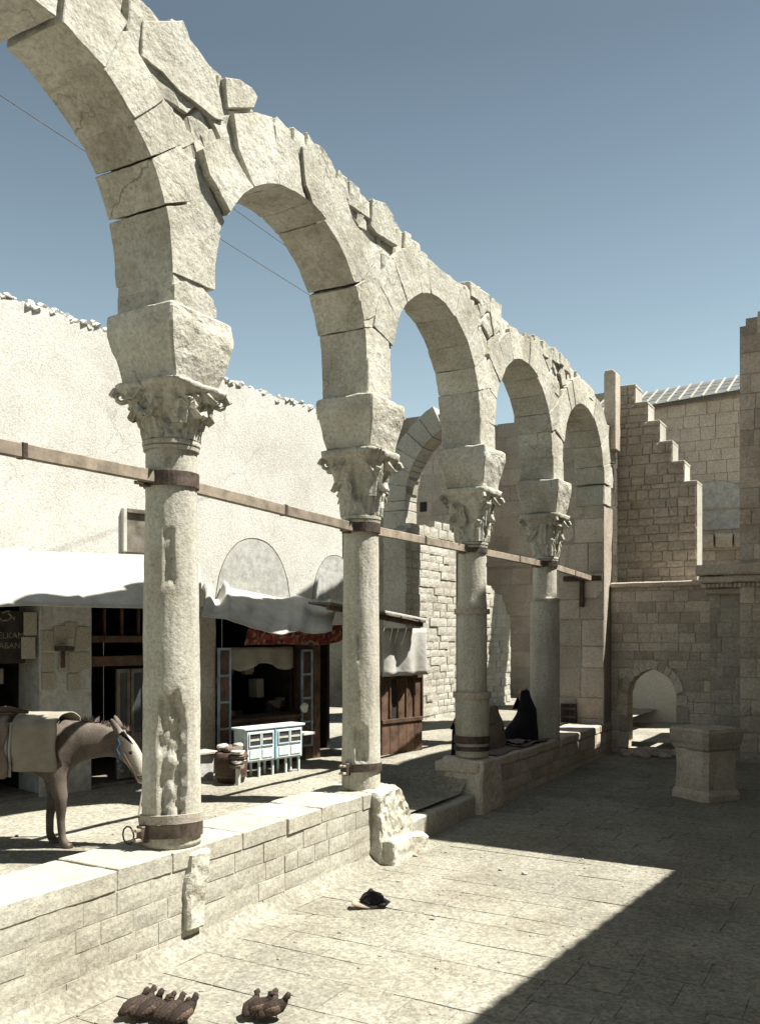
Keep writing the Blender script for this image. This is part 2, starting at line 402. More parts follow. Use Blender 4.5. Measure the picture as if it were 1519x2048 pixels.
def sheet(name, fn, nu, nv, mat, parent=None, thick=.012, smooth=True):
    """cloth: grid of fn(s,t) given real thickness"""
    bm = bmesh.new(); g = [[bm.verts.new(fn(i/nu, j/nv)) for i in range(nu+1)] for j in range(nv+1)]
    for j in range(nv):
        for i in range(nu): bm.faces.new((g[j][i], g[j][i+1], g[j+1][i+1], g[j+1][i]))
    bmesh.ops.recalc_face_normals(bm, faces=bm.faces[:])
    bmesh.ops.solidify(bm, geom=bm.faces[:], thickness=thick)
    return from_bm(name, bm, mat, parent, smooth)
def skin_mesh(name, verts, edges, radii, mat, parent=None, root=0, sub=2):
    me = bpy.data.meshes.new(name); me.from_pydata([tuple(v) for v in verts], edges, []); o = bpy.data.objects.new(name, me)
    COL.objects.link(o); md = o.modifiers.new('s', 'SKIN'); md.use_smooth_shade = True; md.branch_smoothing = .3
    sk = me.skin_vertices[0].data if me.skin_vertices else None
    if sk is None:
        bm = bmesh.new(); bm.from_mesh(me); bm.verts.layers.skin.verify(); bm.to_mesh(me); bm.free(); sk = me.skin_vertices[0].data
    for i, r in enumerate(radii):
        sk[i].radius = r if isinstance(r, tuple) else (r, r); sk[i].use_root = (i == root)
    s2 = o.modifiers.new('b', 'SUBSURF'); s2.levels = sub; s2.render_levels = sub
    dg = bpy.context.evaluated_depsgraph_get(); me2 = bpy.data.meshes.new_from_object(o.evaluated_get(dg))
    bpy.data.objects.remove(o); bpy.data.meshes.remove(me); me2.name = name
    for f in me2.polygons: f.use_smooth = True
    me2.materials.clear(); return link(name, me2, mat, parent)
HZ = Frame((0, 0, 0), (1, 0, 0), (0, -1, 0))
def lerp(a, b, t): return a + (b-a)*t
def poly_at(pts, x):
    for (a, ya), (b, yb) in zip(pts, pts[1:]):
        if x <= b: return lerp(ya, yb, (x-a)/(b-a) if b > a else 0)
    return pts[-1][1]
def smooth(x): x = max(0, min(1, x)); return x*x*(3-2*x)
# ================================================================== GROUND
UG = .80                                             # level of the street behind the arcade
def street_z(x, y):
    z = UG
    gap = smooth((y-8.6)/.6)*smooth((11.2-y)/.5)*smooth((x+6.6)/1.6)      # worn dip where one steps down between columns
    z -= .30*gap
    if x > -4.8 and y > 17: z = .50
    return z + .018*noise.noise(Vector((x*.7, y*.7, 1))) + .008*noise.noise(Vector((x*3, y*3, 4)))
def grid_ground(name, x0, x1, y0, y1, res, fz, mat):
    nx, ny = int((x1-x0)/res), int((y1-y0)/res); vs = []; fs = []
    for j in range(ny+1):
        for i in range(nx+1):
            x = lerp(x0, x1, i/nx); y = lerp(y0, y1, j/ny); vs.append((x, y, fz(x, y)))
    for j in range(ny):
        for i in range(nx):
            a = j*(nx+1)+i; fs.append((a, a+1, a+nx+2, a+nx+1))
    o = from_data(name, vs, fs, mat, None, True); return tag(o, kind='structure')
grid_ground('street', -16, -4.95, -8, 30, .10, street_z, M['street'])
grid_ground('back_street', -4.95, 6, 17.75, 30, .2, lambda x, y: .50+.01*noise.noise(Vector((x, y, 0))), M['street'])
ter = from_data('ground', [(-400, -300, -.3), (400, -300, -.3), (400, 600, -.3), (-400, 600, -.3)], [(0, 1, 2, 3)], M['street']); tag(ter, kind='structure')
SL = .19/13.5
def court_z(x, y): return .12 + SL*max(0, y-4)
CX0, CX1, CY0, CY1 = -4.9, 1.1, -3.0, 17.5
cf = grid_ground('courtyard_floor', -4.95, 1.6, -4, 17.75, .12, lambda x, y: court_z(x, y)-.006+.010*noise.noise(Vector((x*1.7, y*1.7, 0))), M['floor'])
fl = Frame((0, 4, .12), (1, 0, 0), (0, -SL, 1), (0, 1, SL))
cells = []
v = -1.0
while v < 13.4:
    h = R.uniform(.26, .48); u = -4.78 - R.uniform(0, .3)
    while u < .9:
        w = R.uniform(.28, .72)
        if u > -.1216*(v+4)-1.2+0 or True:
            if u + w*.5 < .6: cells.append((u, u+w, v, v+h))
        u += w
    v += h
course(cf, fl, cells, M['floor'], 'slab', 'paving_slab', .05, .005, 300, .003, key=lambda c: abs(c[2]-5))
def pebbles(name, n, area, fz, mat, smin, smax, label_kind='stuff'):
    bm = bmesh.new()
    for _ in range(n):
        x, y = R.uniform(*area[0]), R.uniform(*area[1]); s = smin + (smax-smin)*R.random()**4
        b = bmesh.ops.create_icosphere(bm, subdivisions=1, radius=s, matrix=Matrix.Translation((x, y, fz(x, y)+s*.15)) @ Matrix.Rotation(R.random()*6, 4, 'Z') @ Matrix.Diagonal((R.uniform(.7, 1.4), R.uniform(.6, 1), R.uniform(.35, .7), 1)))
        for v in b['verts']: v.co += Vector((R.uniform(-1, 1), R.uniform(-1, 1), R.uniform(-1, 1)))*s*.15
    o = from_bm(name, bm, mat); return tag(o, kind=label_kind)
pebbles('court_grit', 2600, ((-4.7, .4), (3.2, 15)), court_z, M['pebble'], .004, .022)
pebbles('street_grit', 900, ((-9, -5.1), (3, 17)), street_z, M['pebble'], .004, .024)

# ================================================================== STYLOBATE (low wall the columns stand on)
FX = -4.79                                            # court side face of the low wall
sw = Frame((FX, 0, 0), (0, 1, 0), (1, 0, 0))
wallA = empty('low_wall', (FX-.25, 3, .12), 'long low limestone wall with dusty stone courses under the first two columns', 'low wall')
strips('wall_core', sw, -3.0, 8.62, .2, lambda u: [(.0, .90)], -.60, -.006, M['wallmortar'], wallA, .006)
cs = courses(-3.0, 8.6, .12, .77, .17, .30, None, random.Random(4))
course(wallA, sw, cs, M['lowwall'], 'flat', 'stone', .10, .006, 300, .004, key=lambda c: abs(c[0]-5))
u = -3.0; rr = random.Random(9)
while u < 8.5:
    w = min(rr.uniform(.55, 1.05), 8.62-u)
    if w < .3: break
    prism('coping_stone', [(u+.006, .775), (u+w-.006, .775), (u+w-.006, .925+rr.uniform(-.006, .006)), (u+.006, .925+rr.uniform(-.006, .006))], sw, -.62, .004+rr.uniform(-.006, .004), M['lowwall'], wallA, .007, .12, .009)
    u += w
# plaster smears and the worn slope at the wall's foot
def foot(s, t):
    y = lerp(-3, 8.5, s); return (FX + lerp(.0, .17, t)+.02*noise.noise(Vector((y*1.5, t, 0))), y, court_z(0, y) + .0 + .10*(1-t)**2 + .01*noise.noise(Vector((y*2, 3, t))) )
bm = bmesh.new(); NN = 70
g = [[bm.verts.new(foot(i/NN, j/4)) for i in range(NN+1)] for j in range(5)]
for j in range(4):
    for i in range(NN): bm.faces.new((g[j][i], g[j][i+1], g[j+1][i+1], g[j+1][i]))
o = from_bm('mortar_fillet', bm, M['floor'], wallA, True)
# broken upright block against the wall below the first column, and the chipped gap beside it
brk = prism('pilaster_stump', [(5.32, .30), (5.52, .28), (5.50, .60), (5.60, .88), (5.36, .90), (5.30, .62)], sw, -.1, .055, M['arcade'], wallA, .02, .05, .03)
# broken block at the end of the wall
bs = empty('broken_block', (-4.75, 8.5, .15), 'jagged broken limestone block at the wall end below the second column', 'stone block')
f2 = Frame((-4.80, 8.58, 0), (0, 1, 0), (1, 0, 0))
prism('block_body', [(-.42, .10), (.42, .10), (.46, .34), (.36, .50), (.26, .62), (.12, .90), (-.18, .95), (-.40, .93)], f2, -.42, .14, M['arcade'], bs, .03, .07, .055, 21)
prism('lower_ledge', [(-.40, .08), (.50, .08), (.50, .36), (-.36, .44)], f2, -.2, .25, M['arcade'], bs, .02, .07, .04, 22)
# step in the gap
gap = empty('stone_step', (-5, 10, .2), 'low worn stone kerb step between the second and third columns, in shade', 'step')
for a, b_ in ((9.02, 9.7), (9.71, 10.35), (10.36, 10.95)):
    prism('kerb_stone', [(a, .1), (b_-.01, .1), (b_-.01, .46+R.uniform(-.01, .02)), (a, .46)], sw, -.5, R.uniform(-.03, .0), M['lowwall'], gap, .02, .12, .02)
wallC = empty('low_wall', (FX-.25, 14, .15), 'shaded low stone wall running from the third column to the end wall', 'low wall')
strips('wall_core', sw, 10.98, 17.40, .2, lambda u: [(.05, .86+.0*u)], -.62, -.012, M['endmortar'], wallC)
cs = courses(10.98, 17.4, .16, .74, .19, .42, None, random.Random(5))
course(wallC, sw, cs, M['endwall'], 'flat', 'stone', .12, .007, 300, .008)
u = 10.96
while u < 17.2:
    w = min(rr.uniform(.6, 1.1), 17.4-u)
    prism('coping_stone', [(u, .745), (u+w-.012, .745), (u+w-.012, .885), (u, .885)], sw, -.64, .012+rr.uniform(-.01, .01), M['endwall'], wallC, .018, .16, .014)
    u += w
prism('pier_footing', [(10.92, .1), (11.72, .1), (11.66, .90), (11.0, .93)], sw, -.55, .06, M['endwall'], wallC, .03, .10, .03)

# ================================================================== COLUMNS
AX = -5.02; CY = [2.48+2.94*i for i in range(5)]      # column 0 lies out of frame to the left
ZI0, ZI1 = 4.56, 5.10                                 # impost block
def shaft(name, parent, cx, cy, prof, seed, patches=(), ringlist=(), seg=88, dz=.03):
    zs = []; z = prof[0][0]
    while z < prof[-1][0]: zs.append(z); z += dz
    zs.append(prof[-1][0])
    def shp(a, z, r):
        p = Vector((math.cos(a)*2.0, math.sin(a)*2.0, z*1.5))
        r2 = r + .006*noise.noise(p*1.3+Vector((seed, 0, 0))) + .004*noise.noise(p*5+Vector((seed, 0, 0)))
        for (pa, pz, wa, hz, dep) in patches:
            da = (a-pa+math.pi) % (2*math.pi)-math.pi
            q = max(abs(da)/wa, abs(z-pz)/hz) + .25*noise.noise(p*2.2+Vector((seed, 9, 0)))
            if q < 1: r2 -= dep*smooth((1-q)/.12)*(.35+2.3*noise.voronoi(Vector((a*1.6, z*6.5, seed)))[0][0]+.5*noise.noise(p*12))
        for (rz, rh, rd) in ringlist:
            if abs(z-rz) < rh: r2 -= rd
        return r2
    bm = lathe((cx, cy), [(z, poly_at(prof, z)) for z in zs], seg, shp)
    o = from_bm(name, bm, M['column'], parent, True)
    return o
def leaf(parent, cx, cy, a, z0, z1, r0, r1, w, seed, mat):
    """one acanthus leaf: rises along the bell, its serrated tip curls outward"""
    bm = bmesh.new(); nu, nv = 6, 6; g = []
    for j in range(nv+1):
        t = j/nv; z = lerp(z0, z1, math.sin(t*1.75)/.985 if t < .9 else 1.0-.25*(t-.9)*10*.4); out = lerp(r0, r1, t) + .065*t**4 + .018
        row = []
        for i in range(nu+1):
            s = -1+2*i/nu; ww = w*(1-.75*t**2.2)*(1 + (.22 if j % 2 else -.12)*abs(s))
            off = out - .030*s*s + (.012 if i % 2 else 0)
            row.append(bm.verts.new((cx+math.cos(a)*off-math.sin(a)*s*ww, cy+math.sin(a)*off+math.cos(a)*s*ww, z)))
        g.append(row)
    for j in range(nv):
        for i in range(nu): bm.faces.new((g[j][i], g[j][i+1], g[j+1][i+1], g[j+1][i]))
    bmesh.ops.recalc_face_normals(bm, faces=bm.faces[:])
    bmesh.ops.solidify(bm, geom=bm.faces[:], thickness=.022)
    roughen(bm, .008, 16, seed)
    return from_bm('acanthus_leaf', bm, mat, parent)
def capital(parent, cx, cy, z0, z1, r0, half, seed, broken=(), carve=1.0):
    n = 26; prof = []; H = z1-z0
    for i in range(n+1):
        t = i/n; z = z0+H*t
        r = r0 + (half-r0)*(.30*t + .70*t**2.6) if t < .86 else half*(.99 if t < .9 else 1.04)
        prof.append((z, r))
    def shp(a, z, r):
        t = (z-z0)/H; q = 2 + 7*smooth((t-.25)/.6); k = (abs(math.cos(a))**q + abs(math.sin(a))**q)**(-1/q)
        r2 = r*(1+(k-1)*.86)
        if t > .82: r2 *= 1-.07*(1-abs(math.sin(2*a)))**3          # abacus sides curve inward
        p = Vector((math.cos(a), math.sin(a), z*1.1))
        c = carve*(.012*math.sin(a*16+3*math.sin(z*30)) + .010*math.sin(z*58+math.sin(a*8)))*(1 if .05 < t < .84 else .3)
        r2 += c*.8 + .018*noise.noise(p*6+Vector((seed, 0, 0))) + .010*noise.noise(p*15+Vector((seed, 0, 0)))
        for (pa, pt, wa, wt, dep) in broken:
            da = (a-pa+math.pi) % (2*math.pi)-math.pi
            qq = math.hypot(da/wa, (t-pt)/wt)
            if qq < 1: r2 = r2 - dep*smooth((1-qq)/.35)*(1+.5*noise.noise(p*5)) - c*.8
        return r2
    root = from_bm('capital', lathe((cx, cy), prof, 72, shp), M['arcade'], parent, True)
    for row, (ta, tb, ww, off) in enumerate(((.02, .42, .085, 0), (.30, .74, .095, math.pi/8))):
        for k in range(8):
            a = k*math.pi/4+off
            if any(abs((a-pa+math.pi) % (2*math.pi)-math.pi) < wa*.9 and abs((ta+tb)/2-pt) < wt for pa, pt, wa, wt, d in broken): continue
            za, zb = z0+H*ta, z0+H*tb
            ra = r0 + (half-r0)*(.30*ta+.70*ta**2.6); rb = r0 + (half-r0)*(.30*tb+.70*tb**2.6)
            leaf(root, cx, cy, a, za, zb, ra-.01, rb+.0, ww, seed+k, M['arcade'])
    for k in range(4):                                               # corner volutes
        a = math.pi/4+k*math.pi/2
        if any(abs((a-pa+math.pi) % (2*math.pi)-math.pi) < wa and pt > .5 for pa, pt, wa, wt, d in broken): continue
        rr_ = half*1.16; pts = []
        for i in range(14):
            th = i/13*1.6*2*math.pi; q = .07*(1-i/16)
            pts.append((cx+math.cos(a)*(rr_+q*math.cos(th)), cy+math.sin(a)*(rr_+q*math.cos(th)), z0+H*.80+q*math.sin(th)))
        from_bm('volute', tube(pts, [.03*(1-i/22) for i in range(14)], 6), M['arcade'], root)
    return root
def impost(parent, cx, cy, z0, z1, seed, hx0=.27, hy0=.26, hx1=.35, hy1=.36):
    bm = bmesh.new(); H = z1-z0
    rows = [(z0, 0.0), (z0+.03, .05), (z0+H*.66, .93), (z0+H*.74, 1.0), (z0+H*.93, 1.0), (z1, .93)]
    rings = [[bm.verts.new((cx+sx*lerp(hx0, hx1, t), cy+sy*lerp(hy0, hy1, t), z)) for sx, sy in ((-1, -1), (1, -1), (1, 1), (-1, 1))] for z, t in rows]
    for i in range(len(rows)-1):
        for k in range(4): bm.faces.new((rings[i][k], rings[i][(k+1) % 4], rings[i+1][(k+1) % 4], rings[i+1][k]))
    bm.faces.new(rings[0][::-1]); bm.faces.new(rings[-1])
    bmesh.ops.bevel(bm, geom=bm.edges[:], offset=.022, segments=1, affect='EDGES', clamp_overlap=True)
    refine(bm, .09); roughen(bm, .022, 3.2, seed, .010, 12)
    return from_bm('impost_block', bm, M['arcade'], parent)
def ring(parent, cx, cy, z, h, r, t=.014, name='iron_collar', mat=None, tilt=(0, 0)):
    bm = bmesh.new(); seg = 40; rs = []
    for (dr, dz) in ((0, 0), (t, 0), (t, h), (0, h)):
        rs.append([bm.verts.new((cx+math.cos(2*math.pi*k/seg)*(r+dr), cy+math.sin(2*math.pi*k/seg)*(r+dr), z+dz+tilt[0]*math.cos(2*math.pi*k/seg)+tilt[1]*math.sin(2*math.pi*k/seg))) for k in range(seg)])
    for i in range(4):
        for k in range(seg): bm.faces.new((rs[i][k], rs[i][(k+1) % seg], rs[(i+1) % 4][(k+1) % seg], rs[(i+1) % 4][k]))
    return from_bm(name, bm, mat or (M['rubble'] if name == 'drum_band' else M['iron']), parent, False)
def clamp(parent, cx, cy, z, r, ang, s=1.0):
    fr = Frame((cx+math.cos(ang)*r, cy+math.sin(ang)*r, z), (-math.sin(ang), math.cos(ang), 0), (math.cos(ang), math.sin(ang), 0))
    c = box('clamp', fr, -.035*s, .035*s, -.06*s, .06*s, -.01, .05*s, M['iron'], parent, .006)
    for v in (-.035, .035):
        for uu in (-.02, .02):
            bm = bmesh.new(); bmesh.ops.create_cone(bm, cap_ends=True, segments=6, radius1=.013*s, radius2=.013*s, depth=.05*s, matrix=Matrix.Translation(fr.p(uu*s, v*s, .065*s)) @ fr.n.to_track_quat('Z', 'Y').to_matrix().to_4x4())
            from_bm('bolt', bm, M['timber'], c)
def column(i, label, prof, zc, capkw, rings_, bands=(), patches=(), ringlist=(), bodies=()):
    cy = CY[i]; root = empty('stone_column', (AX, cy, prof[0][0]), label, 'column', 'columns of the ruined arcade')
    sh = shaft('shaft', root, AX, cy, prof, 3.3*i+1, patches, ringlist)
    capital(root, AX, cy, zc, ZI0-.01, prof[-1][1]+.012, .335, 11*i+2, **capkw)
    # small moulding under the capital
    from_bm('necking', lathe((AX, cy), [(zc-.075, prof[-1][1]-.01), (zc-.07, prof[-1][1]+.022), (zc-.045, prof[-1][1]+.026), (zc-.04, prof[-1][1]+.008), (zc-.03, prof[-1][1]+.03), (zc, prof[-1][1]+.03), (zc+.01, prof[-1][1])], 40), M['arcade'], root, False)
    impost(root, AX, cy, ZI0, ZI1, 5.0*i+3)
    for (z, h, r, tilt, cl) in rings_:
        ring(root, AX, cy, z, h, r, .016, 'iron_collar', None, tilt)
        if cl is not None: clamp(root, AX, cy, z+h/2, r+.012, cl, 1.1)
    for (z, h, r) in bands: ring(root, AX, cy, z, h, r-.03, .045, 'drum_band')
    return root
camdir = lambda i: math.atan2(-CY[i], -AX)            # bearing from the column to the camera
CL = math.radians(-100)
B0 = 4.05
column(0, 'pale stone column with carved capital, beyond the left edge of the view', [(.93, .226), (2.2, .22), (4.0, .20)], 4.10, {}, [(3.80, .11, .205, (0, 0), CL)])
column(1, 'nearest stone column with a long rough scar low on its shaft', [(.93, .229), (1.6, .227), (2.6, .218), (4.10, .197)], 4.12,
       dict(broken=((camdir(1)-.05, .62, .42, .42, .045),)), [(3.76, .115, .203, (0, 0), CL-.1), (.99, .105, .232, (.02, -.015), CL-.05)],
       patches=((camdir(1)+.02, 1.60, .46, .52, .030), (camdir(1)-.1, 3.2, .22, .22, .012), (camdir(1)-.1, 3.95, .14, .04, .02)))
ring(bpy.data.objects['stone_column.001'], AX, CY[1], 1.10, .07, .226, .022, 'stone_repair_band', M['backwall'], (.02, -.015))
column(2, 'second stone column with hollowed capital and iron band near its foot', [(.93, .206), (1.6, .205), (2.6, .196), (3.80, .186)], 3.86,
       dict(broken=((camdir(2)-.1, .50, .52, .34, .07), (camdir(2)+.5, .85, .35, .16, .05)), carve=.5), [(3.69, .095, .193, (0, 0), CL), (1.12, .085, .21, (.012, -.01), CL)],
       patches=((camdir(2)-.0, 1.42, .35, .2, .028), (camdir(2)-.15, 2.45, .10, .14, .015)))
column(3, 'third stone column, shaded and patched with thick drum bands', [(.93, .225), (1.78, .232), (1.80, .204), (2.6, .205), (3.0, .202), (3.1, .19), (3.80, .188)], 3.84,
       dict(broken=((camdir(3)-.3, .4, .5, .3, .04),)), [(3.70, .10, .194, (0, 0), CL), (1.02, .06, .23, (0, 0), None), (1.12, .10, .232, (0, 0), None)],
       bands=((1.73, .08, .245), (2.87, .07, .228)))
column(4, 'fourth stone column, farthest free one, widening below a ledge', [(.88, .24), (2.0, .238), (3.12, .235), (3.16, .235), (3.18, .195), (3.80, .19)], 3.86,
       dict(broken=((camdir(4)-.5, .5, .4, .3, .04),)), [(3.70, .10, .197, (0, 0), CL)], bands=((3.13, .05, .235),))
def tie(i, label, y0, y1, z0, z1):
    fr = Frame((AX, y0, z0), (0, y1-y0, z1-z0), (1, 0, 0), (0, -(z1-z0), y1-y0))
    L = math.hypot(y1-y0, z1-z0)
    r = empty('tie_beam', (AX, (y0+y1)/2, (z0+z1)/2), label, 'tie beam', 'tie beams between the columns')
    m1 = L*R.uniform(.42, .62)
    box('beam', fr, 0, m1, -.05, .045, -.03, .03, M['timber'], r, .005, .003, .2)
    box('beam', fr, m1+.004, L, -.05, .045, -.028, .032, M['timber'], r, .005, .003, .2)
    box('strap', fr, m1-.02, m1+.02, -.055, .05, -.035, .037, M['iron'], r, .002)
tie(0, 'first tie beam, ending at the nearest column from the left edge', CY[0]+.2, CY[1]-.2, 3.80, 3.83)
tie(1, 'tie beam between the nearest and second columns', CY[1]+.2, CY[2]-.2, 3.81, 3.74)
tie(2, 'tie beam between the second and third columns', CY[2]+.18, CY[3]-.18, 3.75, 3.75)
tie(3, 'tie beam between the third and fourth columns', CY[3]+.18, CY[4]-.18, 3.75, 3.75)
tie(4, 'short tie beam from the fourth column to the end pier', CY[4]+.18, 16.75, 3.75, 3.66)

# ================================================================== ARCADE MASONRY
AF = -4.79; AT = .58                                   # front face and thickness
af = Frame((AF, 0, 0), (0, 1, 0), (1, 0, 0))
arc = empty('ruined_arcade', (AX, 9.8, ZI1), 'long row of ruined round stone arches with a ragged broken top against the sky', 'arcade')
RI = 1.215; ZS = 5.46
AC = [CY[0]+1.47+2.94*k for k in range(5)]
TOP = [(0.5, 7.2), (3.0, 7.3), (5.3, 7.25), (5.8, 7.2), (6.2, 7.08), (7.2, 7.27), (7.9, 7.12), (8.7, 7.2), (9.4, 7.05), (10.3, 7.0), (11, 7.18), (11.8, 7.15), (12.5, 7.0), (13.6, 7.15), (14.5, 7.2), (15.7, 7.1), (16.6, 6.95), (17.3, 6.6)]
def intr(y):
    for c in AC:
        if abs(y-c) < RI: return ZS + math.sqrt(RI*RI-(y-c)**2)
    return None
def core(u):
    t = poly_at(TOP, u) - .22 + .05*noise.noise(Vector((u*3, 0, 0)))
    d = min(abs(u-c) for c in AC); q = RI+.12
    return [(ZI1, t)] if d >= q else [(ZS+math.sqrt(q*q-d*d), t)]
strips('rubble_core', af, 1.3, 17.35, .05, core, -AT+.07, -.07, M['mortar'], arc)
def px_poly(pts): return [af.at(x, y) for x, y in pts]
TR = {  # outlines of the big stones over the first two piers, surveyed on the arcade's front face
 'A': [(195,60),(265,60),(280,115),(317,170),(354,240),(363,288),(306,312),(285,278),(258,235),(225,165),(195,108)],
 'B': [(306,316),(364,292),(381,325),(384,402),(323,407),(316,360)],
 'C': [(324,412),(385,408),(417,449),(437,471),(437,500),(434,535),(424,580),(380,562),(336,545),(332,470)],
 'D': [(337,566),(356,564),(417,597),(427,640),(343,618)],
 'E': [(292,40),(370,40),(383,78),(410,112),(436,148),(447,200),(451,240),(432,238),(396,205),(363,182),(328,139),(288,110)],
 'F': [(451,154),(480,158),(505,174),(517,193),(509,216),(457,213)],
 'G': [(467,228),(512,224),(543,234),(549,290),(556,358),(578,372),(540,376),(513,381),(492,335),(477,296)],
 'H': [(406,298),(440,279),(459,296),(484,340),(508,383),(489,398),(474,418),(462,440),(452,412),(419,350)],
 'I': [(323,154),(357,196),(363,242),(405,266),(402,280),(378,296),(366,288),(356,240),(337,195)],
 'J': [(383,327),(402,312),(417,354),(450,415),(461,440),(450,462),(441,476),(419,446),(387,404)],
 'K': [(551,248),(570,262),(596,292),(600,332),(604,372),(618,404),(598,390),(581,373),(559,357),(552,300)],
 'L': [(600,292),(622,285),(641,294),(670,345),(660,392),(650,440),(630,412),(608,372)],
 'M': [(673,352),(686,372),(708,445),(741,483),(747,525),(724,563),(713,562),(692,514),(670,474),(652,442),(663,392)],
 'N': [(690,375),(724,390),(742,411),(742,460),(709,442)],
 'O': [(747,397),(770,405),(787,428),(797,492),(755,468),(744,452)],
 'P': [(749,478),(790,506),(768,532),(750,520)],
 'Q': [(724,566),(748,530),(763,548),(765,586),(764,627),(729,641),(724,615)],
 'U': [(412,264),(450,246),(462,262),(466,294),(444,276),(420,288)],
 'V': [(455,218),(500,220),(466,226),(462,258),(452,244)],
}
def snap(poly):
    out = []
    for (a, b), (c_, d) in zip(poly, poly[1:]+poly[:1]):
        L = math.hypot(c_-a, d-b); m = max(1, int(L/.07))
        for i in range(m): out.append((lerp(a, c_, i/m), lerp(b, d, i/m)))
    res = []
    for y, z in out:
        for c in AC:
            q = math.hypot(y-c, z-ZS)
            if z > ZS and q < RI+.06 and q > .5: y, z = c+(y-c)*RI/q, ZS+(z-ZS)*RI/q
            elif z <= ZS and abs(y-c) < RI+.05 and abs(y-c) > RI-.25: y = c+math.copysign(RI+.002, y-c)
        res.append((y, z))
    return res
for k in 'ABCDEFGHIJKLMNOPQU':
    r = random.Random(ord(k))
    prism('spandrel_stone' if k not in 'ABCGHKLM' else 'voussoir', snap(px_poly(TR[k])) if k in 'ABCDGHKLMQ' else px_poly(TR[k]), af, -AT+r.uniform(-.01, .01), r.uniform(-.02, .025) if k not in 'IJPUN' else -.055, M['arcade'], arc, .006, .10, .012, ord(k))
def vous(c, a0, a1, ro, seed, back=0):
    n = 5; da = .0015
    pin = [(c+RI*math.cos(lerp(a0+da, a1-da, i/n)), ZS+RI*math.sin(lerp(a0+da, a1-da, i/n))) for i in range(n+1)]
    pout = [(c+ro*math.cos(lerp(a1-da*.7, a0+da*.7, i/n)), ZS+ro*math.sin(lerp(a1-da*.7, a0+da*.7, i/n))) for i in range(n+1)]
    r = random.Random(seed)
    pout = [(y, min(z, poly_at(TOP, y)+r.uniform(-.03, .03))) for y, z in pout]
    prism('voussoir', pin+pout, af, -AT+r.uniform(-.015, .015), r.uniform(-.010, .010), M['arcade'], arc, .007, .11, .011, seed)
rs = random.Random(17)
for k, c in enumerate(AC):
    n = 11; edges = [math.pi*i/n + (rs.uniform(-.05, .05) if 0 < i < n else 0) for i in range(n+1)]
    for i in range(n):
        a0, a1 = edges[i], edges[i+1]; am = (a0+a1)/2
        if k == 0 and am < 1.30: continue              # these are the surveyed stones
        if k == 1 and (am > 1.05 or am < 1.05): 
            if am < .62: pass
            else: continue
        vous(c, a0, a1, RI + rs.uniform(.40, .56), 100*k+i)
vous(AC[0], .80, 1.10, RI+.42, 776); vous(AC[0], 1.105, 1.42, RI+.5, 777)
# piers between the arches
for k in range(5):
    cy = CY[k]; hw = 1.47-RI
    lo = [(cy-hw+.004, ZI1+.01), (cy+hw-.004, ZI1+.01), (cy+hw-.004, ZS+.0), (cy-hw+.004, ZS+.04)]
    if k == 1: lo = [(cy-hw+.004, ZI1+.01), (cy+hw, ZI1+.01), (cy+hw-.02, 5.30), (cy+.06, 5.40), (cy-hw+.004, 5.46)]
    prism('pier_stone', lo, af, -AT+.01, .008, M['arcade'], arc, .010, .10, .014, 40+k)
# spandrel filling: irregular stones (cells round scattered seeds, kept clear of the openings)
def clip(poly, px_, py_, nx, ny):
    out = []; k = len(poly)
    for i in range(k):
        a, b = poly[i], poly[(i+1) % k]; da = (a[0]-px_)*nx+(a[1]-py_)*ny; db = (b[0]-px_)*nx+(b[1]-py_)*ny
        if da <= 0: out.append(a)
        if (da < 0) != (db < 0) and abs(da-db) > 1e-9:
            t = da/(da-db); out.append((a[0]+(b[0]-a[0])*t, a[1]+(b[1]-a[1])*t))
    return out
def spandrel(cy, ya, yb, seed, n=11, zlo=5.5):
    r = random.Random(seed); seeds = []; tries = 0
    while len(seeds) < n and tries < 4000:
        tries += 1; y = r.uniform(ya, yb); z = r.uniform(zlo, 7.15)
        if any(math.hypot(y-c, z-ZS) < RI+.34 for c in AC): continue
        if any(math.hypot(y-a, (z-b)*1.2) < .27 for a, b in seeds): continue
        if z > poly_at(TOP, y)-.08: continue
        seeds.append((y, z))
    for i, (y, z) in enumerate(seeds):
        p = [(y-.5, z-.5), (y+.5, z-.5), (y+.5, z+.5), (y-.5, z+.5)]
        for j, (a, b) in enumerate(seeds):
            if i != j:
                L = math.hypot(a-y, b-z)
                if L < 1.2: p = clip(p, (a+y)/2-(a-y)/L*.010, (b+z)/2-(b-z)/L*.010, (a-y)/L, (b-z)/L)
        for c in AC:
            d = math.hypot(y-c, z-ZS)
            if d < RI+1.2: nx, ny = (c-y)/d, (ZS-z)/d; p = clip(p, c-nx*(RI+.20), ZS-ny*(RI+.20), nx, ny)
        p = clip(p, y, poly_at(TOP, y)+r.uniform(-.06, .08), r.uniform(-.12, .12), 1)
        p = clip(p, y, zlo-.05, 0, -1)
        if len(p) > 2: prism('spandrel_stone', p, af, -AT+r.uniform(0, .06), r.uniform(-.07, -.018), M['arcade'], arc, .022, .12, .024, seed+i)
spandrel(CY[1], 5.15, 6.3, 300, 6, 5.6)
spandrel(CY[2], 7.3, 9.5, 310, 10)
spandrel(CY[3], 10.2, 12.5, 320, 13)
spandrel(CY[4], 13.1, 15.4, 330, 13)
spandrel(CY[0], 1.4, 3.4, 340, 9)
spandrel(17.2, 16.2, 17.4, 350, 5)
